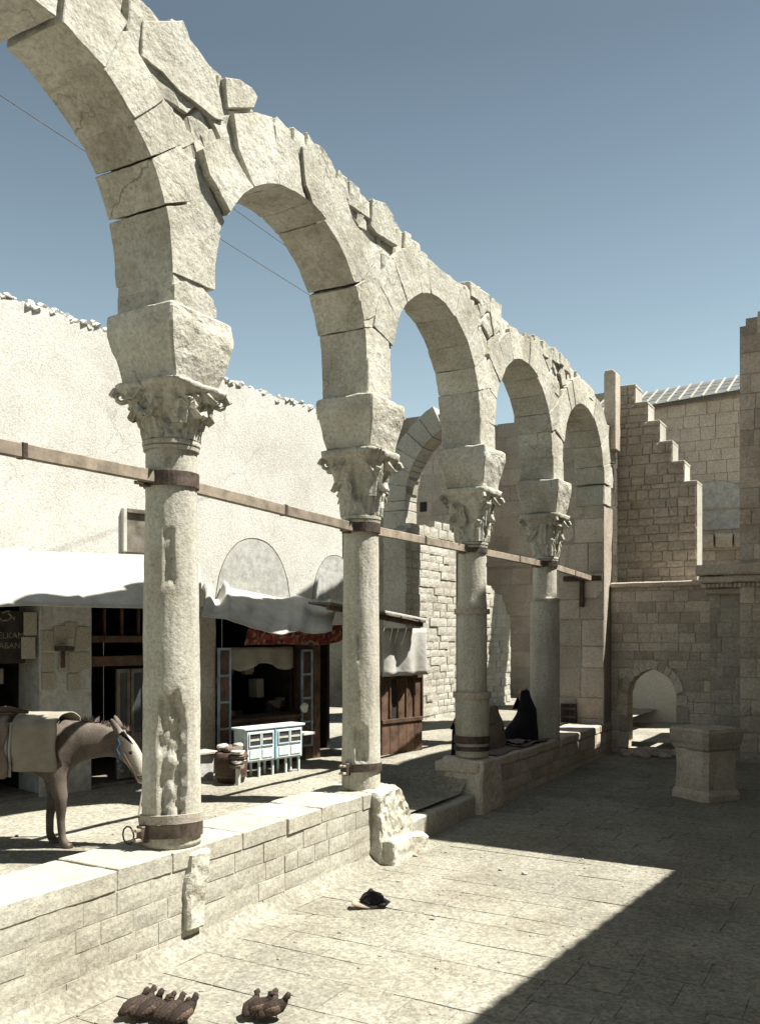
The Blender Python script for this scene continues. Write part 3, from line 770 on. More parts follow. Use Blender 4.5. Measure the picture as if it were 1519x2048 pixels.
# loose ragged stones on top
for i in range(62):
    y = 4.6 + 12.3*(i+rs.random())/62; z = poly_at(TOP, y)
    w = rs.uniform(.07, .2); h = rs.uniform(.03, .11)
    prism('capping_rubble', [(y-w, z-.16), (y+w, z-.16), (y+w*rs.uniform(.5, 1), z+h*rs.uniform(.2, 1)), (y-w*rs.uniform(.3, 1), z+h)], af, -rs.uniform(.3, .56), -rs.uniform(.0, .12), M['arcade'], arc, .012, .1, .02, i+500)
# ================================================================== END PIER AND WALLS BEHIND
def masonry(name, label, cat, fr, u0, u1, spans, h, w, mat, thick, seed, core_mat=None, top=None, kind='ashlar', limit=300, du=.12, depth=.10, gap=.008, proud=.008, amp=0, pname='stone'):
    """a wall: recessed core + separate face stones; spans(u) lists the solid height intervals"""
    rt = empty(name, tuple(fr.p((u0+u1)/2, 0, -thick/2)), label, cat)
    strips('wall_core', fr, u0, u1, du, spans, -thick, -.014 if kind != 'rough' else -.03, core_mat or M['endmortar'], rt)
    vmax = max(s[1] for u in [lerp(u0, u1, i/60) for i in range(61)] for s in spans(u))
    vmin = min(s[0] for u in [lerp(u0, u1, i/60) for i in range(61)] for s in spans(u))
    def keep(a, b, c, d):
        for q in (a+.04, (a+b)/2, b-.04):
            if not any(s[0]-.05 <= c+.02 and d-.03 <= s[1]+.10 for s in spans(q)): return False
        return True
    cs = courses(u0, u1, vmin, vmax+.1, h, w, keep, random.Random(seed))
    course(rt, fr, cs, mat, kind, pname, depth, gap, limit, proud)
    return rt
# pier that closes the arcade
pf = Frame((-5.70, 17.0, 0), (1, 0, 0), (0, -1, 0))
pier = masonry('arcade_end_pier', 'tall shaded pier of large pitted stones closing the row of arches', 'pier', pf, 0, .88, lambda u: [(.55, 5.05)], .48, .50, M['endwall'], .6, 3, gap=.012, proud=.012)
box('springer', pf, .32, .90, 5.06, 5.44, -.45, .04, M['arcade'], pier, .02, .012, .12)
post = empty('roof_post', (-4.82, 17.6, 6.5), 'slim square stone post standing where the arches meet the stepped wall', 'post')
prism('post_body', [(-.12, 6.2), (.11, 6.2), (.11, 7.70), (.05, 7.76), (-.09, 7.76), (-.12, 7.70)], Frame((-4.83, 17.45, 0), (1, 0, 0), (0, -1, 0)), -.35, 0, M['endwall'], post, .012, .2, .01)
# end wall of the court with the pointed doorway
EY = 17.45
ef = Frame((-4.81, EY, 0), (1, 0, 0), (0, -1, 0))
def EU(px, py=1268): return ef.at(px, py)[0]
D0, D1 = EU(1254), EU(1351); DC = (D0+D1)/2; DSP, DTOP = 1.45, 1.93
def door_top(u):
    t = abs(u-DC)/((D1-D0)/2)
    if t >= 1: return None
    r = (D1-D0)*.5*1.35; off = r-(D1-D0)/2          # pointed: two arcs
    x = abs(u-DC)+off
    return DSP + math.sqrt(max(0, r*r-x*x))*(DTOP-DSP)/math.sqrt(r*r-off*off)
def espan(u):
    t = door_top(u)
    return [(.2, 3.50)] if t is None else [(.2, .40), (t, 3.50)]
ew = masonry('end_wall', 'shaded brown ashlar wall closing the court, pierced by a small pointed doorway', 'wall', ef, 0, EU(1422), espan, .19, .30, M['endwall'], .42, 8, None, du=.035, kind='flat', proud=.006, gap=.007)
# doorway surround stones
for side in (-1, 1):
    z = .40; i = 0
    while z < DSP-.05:
        h = R.uniform(.2, .34); z1 = min(z+h, DSP); x0 = DC+side*(D1-D0)/2; x1 = x0+side*R.uniform(.14, .24)
        prism('jamb_stone', [(min(x0, x1), z), (max(x0, x1), z), (max(x0, x1), z1-.008), (min(x0, x1), z1-.008)], ef, -.40, .012, M['endwall'], ew, .012, .15, .01, i+side*9+700); z = z1; i += 1
    N = 5
    for i in range(N):
        a, b_ = i/N, (i+1)/N
        def pt(q, o): 
            u = DC+side*(D1-D0)/2*(1-q**1.25); z = DSP if q <= 0 else (door_top(u) or DSP)
            d = Vector((u-DC, z-DSP+.25)).normalized(); return (u+d.x*o, z+d.y*o)
        prism('door_voussoir', [pt(a, 0), pt(b_, 0), pt(b_, .17), pt(a, .17)], ef, -.40, .013, M['endwall'], ew, .01, .12, .008, i+side*5+730)
prism('string_course', [(0, 3.50), (EU(1422), 3.50), (EU(1422), 3.60), (0, 3.60)], ef, -.3, .07, M['endwall'], ew, .02, .2, .01)
for i in range(16):
    a = R.uniform(0, 6.28); x = -4.81+DC+R.uniform(-.55, .75); y = EY+R.uniform(-.55, .15)
    s = R.uniform(.05, .13); bm = bmesh.new(); bmesh.ops.create_icosphere(bm, subdivisions=2, radius=s, matrix=Matrix.Translation((x, y, court_z(x, y)+s*.4)) @ Matrix.Diagonal((1.3, 1, .7, 1)))
    roughen(bm, s*.35, 9, i)
    tag(from_bm('rubble_stone', bm, M['rubble']), 'dark rough stone in the rubble heaped across the doorway sill', 'rubble', 'rubble in the doorway')
# pilaster strip and right-hand pier
pil = masonry('wall_pilaster', 'broad flat ashlar pilaster right of the doorway, behind the square pedestal', 'pilaster', Frame((-4.81, EY-.10, 0), (1, 0, 0), (0, -1, 0)), EU(1420)+.0, EU(1482), lambda u: [(.2, 3.30)], .24, .30, M['backwall'], .5, 12, kind='flat', proud=.006, gap=.007)
RP0 = EU(1482)
rp = masonry('tall_corner_pier', 'tall masonry pier rising above all roofs at the right edge', 'pier', Frame((-4.81, EY-.22, 0), (1, 0, 0), (0, -1, 0)), RP0-.005, RP0+1.6, lambda u: [(.2, 8.25 if u > RP0+.09 else 8.12)], .33, .42, M['endwall'], .30, 14, du=.05)
# cornice with dentils
co = empty('carved_cornice', (-2.6, EY, 3.6), 'projecting weathered stone cornice with dentils on the pilaster at right', 'cornice')
cf_ = Frame((0, EY-.10, 0), (1, 0, 0), (0, -1, 0)); CX_0 = -4.81+EU(1398)
for i, (za, zb, pr) in enumerate(((3.32, 3.44, .10), (3.44, 3.53, .17), (3.53, 3.66, .26), (3.66, 3.86, .34))):
    prism('cornice_course', [(CX_0+.04*(3-i), za), (-1.2, za), (-1.2, zb-.004), (CX_0+.04*(3-i), zb-.004)], cf_, -.3, pr, M['endwall'], co, .022, .16, .014, 60+i)
for i in range(26):
    box('dentil', cf_, CX_0+.12+i*.075, CX_0+.165+i*.075, 3.445, 3.515, .17, .205, M['endwall'], co, .004)
# stepped broken wall above the end wall
SY = 18.05; sf = Frame((0, SY, 0), (1, 0, 0), (0, -1, 0))
def sxy(px, py): return sf.at(px, py)
st = [((1232, 1268), (773, 806)), ((1268, 1293), (806, 843)), ((1293, 1317), (843, 883)), ((1317, 1342), (883, 923)), ((1342, 1366), (923, 963)), ((1366, 1391), (963, 1300))]
steps = [(sxy(a, y0)[0], sxy(b, y0)[0], sxy(a, y0)[1]) for ((a, b), (y0, y1)) in st]
def sspan(u):
    for a, b, z in steps:
        if a <= u < b: return [(2.9, z)]
    return [(2.9, steps[-1][2])] if u < steps[-1][1]+.001 and u > steps[0][0] else [(2.9, 2.95)]
US = [s[0] for s in steps]+[steps[-1][1]]
swl = empty('stepped_wall', (-4, SY, 3), 'dark rubble wall broken into descending steps with sunlit edges', 'wall')
for a, b, z in steps:
    strips('wall_core', sf, a+.012, b+.012, .3, lambda u, z=z: [(2.9, z-.02)], -.55, -.03, M['brick'], swl)  # paler stone colours in the sunlight on the step sides
cells = []
rk = random.Random(31)
for si, (a, b, z) in enumerate(steps): pass
vv = 2.9
while vv < steps[0][2]-.02:
    h = rk.uniform(.13, .20)
    lims = [s for s in steps if s[2] > vv+.06]
    if not lims: break
    zt = min(s[2] for s in lims if s[2] > vv+.06)
    h = min(h, zt-vv) if zt-vv > .08 else h
    if zt-(vv+h) < .07: h = zt-vv
    ue = max(s[1] for s in lims); u = steps[0][0]
    while u < ue-.02:
        w = rk.uniform(.16, .36); w = ue-u if u+w > ue-.12 else w
        cells.append((u, u+w, vv, vv+h)); u += w
    vv += h
course(swl, sf, cells, M['rubble'], 'rough', 'stone', .06, .008, 300, .010)
for a, b, z in steps: prism('step_capstone', [(a, z-.05), (b+.02, z-.05), (b+.02, z+.005), (a, z+.005)], sf, -.56, .01, M['brick'], swl, .01, .12, .008)
# far hall wall behind the steps, pale lunette and sheet roof
HY = 22.0; hf = Frame((0, HY, 0), (1, 0, 0), (0, -1, 0))
hx0, hz0 = hf.at(1262, 822); hx1, hz1 = hf.at(1520, 778)
def hz(u): return lerp(hz0, hz1, (u-hx0)/(hx1-hx0))
lc = hf.at(1430, 1060); lr = 1.05; lz = lc[1]
hall = masonry('market_hall', 'brown market hall wall behind the stepped wall, under a ribbed sheet roof', 'building', hf, hx0-1.0, hx1+1.2, lambda u: [(.35, hz(u))], .26, .40, M['endwall'], .4, 19, limit=220)
lun = [(lc[0]-lr, lz)]+[(lc[0]-lr*math.cos(math.pi*i/14), lz+lr*1.08*math.sin(math.pi*i/14)) for i in range(1, 14)]+[(lc[0]+lr, lz)]
prism('lunette', lun, hf, -.05, .045, M['greyplaster'], hall, .01, .3, .004)
prism('lunette_rail', [(lc[0]-lr*.95, lz+.45), (lc[0]+lr*.95, lz+.45), (lc[0]+lr*.95, lz+.50), (lc[0]-lr*.95, lz+.50)], hf, .04, .065, M['backwall'], hall, .005, 0, 0)
for i in range(3):
    prism('broken_block', [(lc[0]-.4+.42*i, lz-.42), (lc[0]-.02+.42*i, lz-.42), (lc[0]-.02+.42*i, lz-.12), (lc[0]-.4+.42*i, lz-.10)], hf, 0, .22, M['endwall'], hall, .02, .12, .02)
prism('plaster_dado', [(-7.2, .45), (-3.2, .45), (-3.2, 2.35), (-7.2, 2.35)], hf, -.05, .03, M['plaster'], hall, .01, .4, .004)  # pale panel added to brighten what shows through the doorway
# roof: sloping away, panels between ribs
rslope = Vector((0, .90, .44)).normalized()
a0 = hf.p(hx0-1.0, hz(hx0-1.0)+.02, .18); a1 = hf.p(hx1+1.2, hz(hx1+1.2)+.02, .18)
ru = (a1-a0).normalized(); rn = ru.cross(rslope).normalized(); rn = rn if rn.z > 0 else -rn
rf = Frame(a0, ru, rn, rslope); L = (a1-a0).length; NP = 19; RL = 1.55
rt = box('roof_deck', rf, 0, L, 0, RL, -.08, -.01, M['lead'], hall, .01)
for i in range(NP):
    box('roof_sheet', rf, L*i/NP+.01, L*(i+1)/NP-.01, -.04, RL, -.005+R.uniform(0, .004), .012, M['lead'], rt, .002)
    for j in range(1, 4): box('sheet_lap', rf, L*i/NP+.012, L*(i+1)/NP-.012, RL*j/4, RL*j/4+.02, .012, .02, M['lead'], rt, 0)
for i in range(NP+1): box('roof_rib', rf, L*i/NP-.022, L*i/NP+.022, -.07, RL+.02, .0, .04, M['backwall'], rt, .006)
# tower block behind the arcade's far end
TY = 25.0; tf = Frame((0, TY, 0), (1, 0, 0), (0, -1, 0))
tx0 = tf.at(972, 1000)[0]; tx1 = tf.at(1036, 900)[0]; tx2 = tf.at(1224, 900)[0]; tz1, tz2 = tf.at(1010, 850)[1], tf.at(1100, 806)[1]
tw = masonry('ruined_tower_wall', 'tall grey ashlar wall seen through the farthest arches', 'wall', tf, tx0, tx2, lambda u: [(.6, tz1 if u < tx1 else tz2)], .48, .78, M['backwall'], .6, 23, limit=260, du=.3)
pa, pb = tf.at(1163, 880), tf.at(1216, 1020)
prism('plaster_strip', [(pa[0], pb[1]), (pb[0], pb[1]), (pb[0], pa[1]), (pa[0]+.05, pa[1]+.15)], tf, -.02, .035, M['greyplaster'], tw, .01, .2, .008)
box('ledge', tf, tx0, tx2, 4.6, 4.72, 0, .06, M['backwall'], tw, .01)
ac_ = empty('tie_anchor', (-5.1, 16.95, 3.6), 'dark timber tie anchor bracket on the end pier', 'bracket')
box('cross_timber', pf, .10, .86, 3.62, 3.72, .0, .07, M['wood'], ac_, .006); box('upright_timber', pf, .42, .50, 3.12, 3.62, .0, .06, M['wood'], ac_, .006)

# great broken arch at the back of the street
GY = 16.5; gf = Frame((0, GY, 0), (1, 0, 0), (0, -1, 0))
gl = gf.at(766, 1007)[0]; gi = gf.at(810, 1007)[0]; GS = gf.at(810, 1000)[1]
GR = 1.55; gcx = gi+GR; gp0 = gf.at(908, 1200)[0]; gp1 = gf.at(941, 1200)[0]; gt = gf.at(800, 828)[1]
ga = empty('great_arch', (gcx, GY, 1), 'large half-standing stone arch in shade behind the third column', 'arch')
def gspan(u):
    if u < gi: return [(1.0, gt-.1+.05*math.sin(u*5))]
    x = u-gcx
    if u > gp0: return [(.6, gt-.1)]
    return [(GS+math.sqrt(max(0, GR*GR-x*x))+.03, gt-.1)]
strips('arch_core', gf, gl-1.6, gp1, .05, gspan, -.50, -.05, M['mortar'], ga)
rg = random.Random(77)
z = 1.0
while z < GS-.05:
    h = min(rg.uniform(.3, .45), GS-z); prism('leg_stone', [(gl, z+.006), (gi, z+.006), (gi, z+h-.006), (gl, z+h-.006)], gf, -.52, rg.uniform(-.01, .01), M['brick'], ga, .012, .25, .01); z += h
ro = GR+(gi-gl)
for i in range(6):
    a0, a1 = math.pi-i*math.pi/2/8.4, math.pi-(i+1)*math.pi/2/8.4
    P = lambda a, r: (gcx+r*math.cos(a), GS+r*math.sin(a)*1.0)
    prism('arch_voussoir', [P(a0, GR), P(a0, ro), P((a0+a1)/2, ro), P(a1+.006, ro), P(a1+.006, GR), P((a0+a1)/2, GR)], gf, -.52, rg.uniform(0, .015), M['brick'], ga, .006, .3, .01)
def gk(a, b, c, d):
    for q in ((a, c), (b, c), (a, d), (b, d)):
        if math.hypot(q[0]-gcx, q[1]-GS) < ro-.10 or (q[1] < GS and q[0] > gl): return False
    return True
course(ga, gf, courses(gl-1.6, gp0, GS-.4, gt, .36, .55, lambda a, b, c, d: gk(a, b, c, d), rg), M['backwall'], 'ashlar', 'stone', .10, .01)
bw = masonry('back_wall', 'shaded ashlar wall with a small square hole, framed by the great arch', 'wall', Frame((0, 23.5, 0), (1, 0, 0), (0, -1, 0)), -13.8, -10.4, lambda u: [(.6, 8.9)], .42, .7, M['backwall'], .4, 29, limit=200)
bfr = Frame((0, 23.5, 0), (1, 0, 0), (0, -1, 0)); q = bfr.at(846, 1014)
box('square_hole', bfr, q[0]-.11, q[0]+.11, q[1]-.14, q[1]+.14, -.05, .012, M['dark'], bw, 0)  # dark plate painted in for the shade inside a hole

# ================================================================== SUNLIT ROUGH WALL beside the street
A_ = on_z(812, 1447, .8); B_ = on_z(1020, 1408, .8)
A_.z = B_.z = 0; wf_n = (B_-A_).cross(Vector((0, 0, 1))).normalized()
rfm = Frame(A_, B_-A_, wf_n)
if rfm.n.x < 0: rfm.n = -rfm.n
LB = (B_-A_).length
tops = [(0, rfm.at(815, 1062)[1]), (rfm.at(838, 1050)[0], rfm.at(838, 1050)[1]), (rfm.at(900, 1058)[0], rfm.at(900, 1058)[1]), (rfm.at(915, 1100)[0], rfm.at(915, 1100)[1]), (rfm.at(935, 1150)[0], rfm.at(935, 1150)[1]), (rfm.at(985, 1176)[0], rfm.at(985, 1176)[1]), (rfm.at(1005, 1200)[0], rfm.at(1005, 1200)[1]), (LB, rfm.at(1020, 1240)[1])]
sl_ = masonry('rough_sunlit_wall', 'sunlit pale wall of rough coursed blocks with a ragged end, behind the third column', 'wall', rfm, .0, LB, lambda u: [(.5, poly_at(tops, u)+.05*noise.noise(Vector((u*4, 0, 0))))], .17, .36, M['brick'], .5, 37, M['brick'], kind='flat', du=.1, gap=.008, proud=.016, limit=300, depth=.14)

# ================================================================== LEFT BUILDING
def zc(lat, Z): return Vector((lat*CT - Z*ST, lat*ST + Z*CT, 0))
P0, P1 = zc(-4.05, 9.6), zc(-.873, 13.1)
wd = (P1-P0).normalized(); wn = Vector((wd.y, -wd.x, 0))
wf = Frame(P0, wd, wn)
def wat(px, py, n=0): return wf.at(px, py, n)
WE = wat(684, 1000)[0]; WT = [(-4, 6.3), (0, wat(0, 590)[1]), (wat(100, 615)[0], wat(100, 615)[1]), (wat(200, 655)[0], wat(200, 655)[1]), (wat(450, 757)[0], wat(450, 757)[1]), (wat(560, 795)[0], wat(560, 795)[1]), (wat(630, 815)[0], wat(630, 815)[1]), (WE, wat(684, 890)[1])]
bl = empty('plastered_building', tuple(wf.p(2, .8)), 'long pale plastered building with shops and awnings across the street', 'building')
ZA = 2.95
strips('plaster_wall', wf, -4.5, WE, .16, lambda u: [(ZA, poly_at(WT, u)-.02+.03*noise.noise(Vector((u*2, 3, 0))))], -.5, 0, M['plaster'], bl)
# rough capping of small stones along the wall head
cap = bmesh.new(); rc = random.Random(3)
for i in range(1100):
    u = rc.uniform(-1.5, WE); v = poly_at(WT, u)+rc.uniform(-.06, .03)+.03*noise.noise(Vector((u*2, 3, 0))); s = rc.uniform(.02, .055)
    bmesh.ops.create_icosphere(cap, subdivisions=1, radius=s, matrix=Matrix.Translation(wf.p(u, v, rc.uniform(-.3, -.02))) @ Matrix.Diagonal((1.3, 1.3, .75, 1)))
for v in cap.verts: v.co += nvec(v.co, 12, 3)*.02
o = from_bm('rubble_capping', cap, M['plaster'], bl); o['kind'] = 'stuff'
# blind pointed arches: slightly sunk plaster fields outlined by an open joint
def blind(pl, pt_, pr):
    a, t, b = wat(*pl), wat(*pt_), wat(*pr); c = (a[0]+b[0])/2; hw = (b[0]-a[0])/2; z0 = min(a[1], b[1]); H = t[1]-z0
    pts = []
    for i in range(25):
        s = -1+2*i/24; pts.append((c+hw*s, z0+H*(1-abs(s)**2.3)**.62))
    fld = prism('blind_arch', pts, wf, -.05, .006, M['greyplaster'], bl, .004, .3, .003)
    m = bmesh.new()
    ln = tube([wf.p(u, v, .005) for u, v in pts], .0055, 5)
    from_bm('arch_joint', ln, M['mortar'], fld)
blind((431, 1195), (504, 1076), (580, 1190)); blind((624, 1200), (668, 1110), (712, 1190))
# window behind the nearest column
w0, w1 = wat(250, 1020), wat(300, 1108)
wi = box('window_frame', wf, w0[0]-.05, w0[0], w1[1], w0[1]+.02, -.05, .05, M['white'], bl, .005)
box('window_head', wf, w0[0], w1[0]+.6, w0[1]-.03, w0[1]+.02, -.05, .05, M['greywood'], wi, .004)
box('shutter', wf, w0[0]+.005, w1[0]+.6, w1[1], w0[1]-.035, -.05, .012, M['greywood'], wi, .004)
# shop front piers
SF = 0.0
def pier_px(name, pa, pb, mat, n0=-.5, n1=0.0, z0=.5, z1=ZA, parent=bl):
    ua, ub = wat(pa, 1300, n1)[0], wat(pb, 1300, n1)[0]
    return box(name, wf, ua, ub, z0, z1, n0, n1, mat, parent, .01, .006, .3)
pp = pier_px('shop_pier', 80, 184, M['greyplaster'])
pier_px('shop_pier', 384, 432, M['backwall']); pier_px('shop_pier', 625, 641, M['wood'], -.3, .05)
pier_px('shop_pier', -300, -120, M['greyplaster'])
for pa, pb in ((-120, 80), (184, 384), (432, 625), (641, 700)):
    ua, ub = wat(pa, 1300)[0], wat(pb, 1300)[0]
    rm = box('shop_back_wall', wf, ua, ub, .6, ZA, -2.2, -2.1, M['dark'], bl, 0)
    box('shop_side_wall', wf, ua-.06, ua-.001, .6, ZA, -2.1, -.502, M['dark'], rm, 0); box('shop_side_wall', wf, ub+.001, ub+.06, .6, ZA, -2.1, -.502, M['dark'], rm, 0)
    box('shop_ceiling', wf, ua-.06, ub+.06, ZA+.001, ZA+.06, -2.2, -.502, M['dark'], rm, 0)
    box('shop_floor', wf, ua, ub, .5, .84, -2.09, -.02, M['greywood'], rm, .01)
# counters, lintels, goods of the shops
u0_, u1_ = wat(186, 1300)[0], wat(384, 1300)[0]
ln = box('shop_lintel', wf, u0_, u1_, 2.50, 2.58, -.2, -.06, M['wood'], bl, .005)
box('shop_lintel', wf, u0_, u1_, 2.22, 2.34, -.2, -.06, M['wood'], bl, .005)
for i in range(7): box('glazing_bar', wf, lerp(u0_, u1_, i/6)-.012, lerp(u0_, u1_, i/6)+.012, 2.58, 2.95, -.16, -.12, M['wood'], ln, 0)
gd = empty('glazed_door', tuple(wf.p((u0_+u1_)/2, .85, -.1)), 'half-open glazed double door in the dark shop behind the nearest column', 'door')
for a, b in ((wat(244, 1300)[0], wat(270, 1300)[0]), (wat(272, 1300)[0], wat(300, 1300)[0])):
    box('door_stile', wf, a, a+.04, .86, 2.18, -.14, -.10, M['greywood'], gd, .003); box('door_stile', wf, b-.04, b, .86, 2.18, -.14, -.10, M['greywood'], gd, .003)
    for z in (.86, 1.35, 2.13): box('door_rail', wf, a+.04, b-.04, z, z+.05, -.139, -.101, M['greywood'], gd, .003)
    box('door_pane', wf, a+.04, b-.04, 1.40, 2.13, -.124, -.118, M['glass'], gd, 0); box('door_panel', wf, a+.04, b-.04, .91, 1.35, -.128, -.114, M['greywood'], gd, 0)
def goods(pa, pb, z0, z1, n, nn, seed, name, label, grp):
    r = random.Random(seed); ua, ub = wat(pa, 1300)[0], wat(pb, 1300)[0]
    for i in range(nn):
        w = r.uniform(.10, .26); h = r.uniform(.10, .28); u = r.uniform(ua+.05, ub-w-.05); z = z0+ (z1-z0-h)*((i*.618) % 1)
        o = box(name, wf, u, u+w, z, z+h, n-r.uniform(.04, .2), n, M['goods'] if i % 3 else M['sack'], None, .008, .006, .1)
        tag(o, label, 'wares', grp)
goods(440, 620, 1.2, 2.35, -.45, 12, 5, 'hanging_ware', 'small dark ware hanging in the shop with the pale blue shutters', 'wares in the blue-shuttered shop')
goods(-60, 78, 1.0, 2.4, -.3, 6, 6, 'stacked_ware', 'brown ware stacked in the dark shop at the left edge', 'wares in the left-edge shop')
goods(642, 684, 1.2, 2.2, -.5, 5, 8, 'shelf_ware', 'dim ware on the shelves of the narrow shop behind the second column', 'wares in the narrow shop')
ct = empty('shop_counter', tuple(wf.p(wat(520, 1300)[0], .84, .1)), 'dark wooden counter across the shop with the pale blue shutters', 'counter')
ua, ub = wat(436, 1300)[0], wat(624, 1300)[0]
box('counter_top', wf, ua, ub, 1.42, 1.47, -.45, .06, M['wood'], ct, .006)
for i in range(10): box('counter_plank', wf, lerp(ua, ub, i/10)+.004, lerp(ua, ub, (i+1)/10)-.004, .82, 1.42, -.02, .03+R.uniform(-.003, .003), M['wood'], ct, .003)
hc = empty('hanging_cloth', tuple(wf.p(ua+.4, 2.3, 0)), 'brownish cloth strip hung along the top of the blue-shuttered shop', 'cloth')
sheet('cloth_strip', lambda s, t: wf.p(lerp(wat(462, 1300)[0], wat(590, 1300)[0], s), lerp(2.42, 2.42-.27-.05*math.sin(s*9), t), -.05+.03*math.sin(s*22)*t), 40, 6, M['sack'], hc)
# pale blue framed shutters
def frame_shutter(pa, pb, za, zb, label, n=.05):
    r = empty('blue_shutter', tuple(wf.p(wat(pa, 1300)[0], za, n)), label, 'shutter', 'pale blue folding shutters')
    a, b = wat(pa, 1300, n)[0], wat(pb, 1300, n)[0]
    box('stile', wf, a, a+.03, za, zb, n, n+.03, M['bluepaint'], r, .003); box('stile', wf, b-.03, b, za, zb, n, n+.03, M['bluepaint'], r, .003)
    for k in range(5):
        z = lerp(za, zb-.03, k/4); box('rail', wf, a+.03, b-.03, z, z+.03, n+.001, n+.029, M['bluepaint'], r, .003)
        if k < 4: box('panel', wf, a+.03, b-.03, z+.03, lerp(za, zb-.03, (k+1)/4), n+.008, n+.018, M['wood'], r, 0)
frame_shutter(434, 460, 1.0, 2.42, 'narrow pale blue shutter folded against the left jamb of the middle shop')
frame_shutter(601, 623, 1.0, 2.38, 'narrow pale blue shutter folded against the right jamb of the middle shop')
# posters on the pier
rp_ = random.Random(12); Lp = ['torn printed sheet pasted on the shop pier above the donkey']
for i, (x, y, w, h) in enumerate([(64, 1248, 26, 46), (60, 1296, 28, 44), (95, 1282, 26, 40), (122, 1270, 26, 34), (142, 1262, 22, 34), (165, 1276, 28, 44), (96, 1326, 26, 36), (128, 1326, 20, 34), (150, 1325, 22, 40), (170, 1322, 20, 34), (98, 1362, 26, 34), (148, 1364, 24, 34)]):
    a = wat(x-w/2, y+h/2, .02); b = wat(x+w/2, y-h/2, .02)
    o = box('poster', wf, a[0], b[0], a[1], b[1], .012 if x > 80 else -.02, .017 if x > 80 else -.012, M['print'], None, 0)
    lab = ['tall faded printed sheet hanging highest beside the dark signboard', 'faded printed sheet directly right of the painted shop lettering'][i] if i < 2 else ['printed sheet pasted highest at the left edge of the shop pier', 'printed sheet beside the dark bracket, just left of it', 'crooked little printed sheet directly above the dark bracket', 'large printed sheet at the top right corner of the shop pier', 'printed sheet on the left edge of the shop pier, second from its top', 'printed sheet hanging just below the bracket strap', 'printed sheet immediately right of the hanging strap', 'printed sheet at the right edge of the pier, below the large one', 'lowest printed sheet at the left edge of the shop pier', 'lowest printed sheet right of the strap, above the donkey'][i-2]
    tag(o, lab, 'poster', 'posters pasted on the shop pier')
    # centre each poster's own coordinates
hk = empty('wall_bracket', tuple(wf.p(wat(128, 1297)[0], 2.4, 0)), 'dark bracket with hanging strap on the postered pier', 'bracket')
a = wat(112, 1302, .05); b = wat(140, 1292, .05); box('arm', wf, a[0], b[0], a[1], b[1], .02, .16, M['iron'], hk, .004)
a = wat(124, 1336, .05); b = wat(131, 1302, .05); box('strap', wf, a[0], b[0], a[1], b[1], .03, .05, M['wood'], hk, .002)
# signboard with its painted words
sg = empty('shop_signboard', tuple(wf.p(-.4, 2.4, -.05)), 'dark painted shop signboard with pale lettering at the left edge', 'sign')
a = wat(-90, 1330, -.04); b = wat(52, 1222, -.04)
box('board', wf, a[0], b[0], a[1], b[1], -.08, -.04, M['dark'], sg, .004)
def text(body, px, py, size, mat, parent, ext=.002):
    c = bpy.data.curves.new('t', 'FONT'); c.body = body; c.size = size; c.extrude = ext
    o = bpy.data.objects.new('t', c); COL.objects.link(o); dg = bpy.context.evaluated_depsgraph_get()
    me = bpy.data.meshes.new_from_object(o.evaluated_get(dg)); bpy.data.objects.remove(o)
    u, v = wat(px, py, -.036); base = wf.p(u, v, -.036)
    me.transform(Matrix(((wf.u.x, 0, wf.n.x, base.x), (wf.u.y, 0, wf.n.y, base.y), (0, 1, 0, base.z), (0, 0, 0, 1))))
    me.materials.clear(); return link('lettering', me, mat, parent)
text('ELKAMAL', -4, 1277, .095, M['faded'], sg); text('ABANO', -2, 1297, .09, M['faded'], sg)
for pts in ([(0, 1236), (6, 1242), (12, 1240), (20, 1238), (24, 1230)], [(17, 1226), (24, 1234), (30, 1240), (29, 1233)], [(5, 1226), (12, 1223), (20, 1222)], [(9, 1240), (15, 1242)]):
    from_bm('script_stroke', tube([wf.p(*wat(x, y, -.034), -.034) for x, y in pts], .008, 5), M['faded'], sg)
# awnings ------------------------------------------------------------
def awning(name, label, top, bot, nt_, nb, mat, folds, seed, nu=60, nv=14, belly=.0):
    r = empty(name, tuple(wf.p(*wat(*top[0], nt_), nt_)), label, 'awning')
    def f(s, t):
        x = lerp(top[0][0], top[-1][0], s); x2 = lerp(bot[0][0], bot[-1][0], s)
        pt_ = poly_at(top, x); pb_ = poly_at(bot, x2)
        a = wat(x, pt_, nt_); b = wat(x2, pb_, nb)
        n = lerp(nt_, nb, t**.8) + folds*(math.sin(s*17+seed)*.6+math.sin(s*41+seed*2)*.25+noise.noise(Vector((s*9, t*2, seed))))*(.25+.75*t)
        return wf.p(lerp(a[0], b[0], t), lerp(a[1], b[1], t)-belly*math.sin(math.pi*t), n)
    sheet('canvas_sheet', f, nu, nv, mat, r, .01)
    return r
awning('shop_awning', 'large bleached canvas awning stretched over the shops at left', [(-150, 1098), (0, 1098), (14, 1099), (46, 1092), (58, 1104), (150, 1106), (290, 1111), (392, 1116)], [(-150, 1216), (0, 1214), (60, 1211), (150, 1214), (290, 1217), (402, 1222)], .03, .95, M['canvas'], .035, 1.0)
aw2 = awning('shop_awning', 'smaller sagging canvas awning with a folded corner between the first two columns', [(404, 1178), (412, 1164), (424, 1200), (434, 1200), (448, 1160), (454, 1176), (500, 1184), (560, 1197), (600, 1192), (640, 1204), (662, 1196)], [(404, 1232), (448, 1239), (500, 1254), (555, 1270), (600, 1262), (630, 1268), (662, 1262)], .03, .85, M['canvas'], .06, 4.0, 90, 16)
rv = awning('red_valance', 'red patterned cloth valance hanging under the smaller awning', [(500, 1248), (560, 1262), (600, 1252), (684, 1250)], [(486, 1290), (560, 1288), (640, 1290), (676, 1284), (684, 1278)], .50, .42, M['redprint'], .02, 2.0)
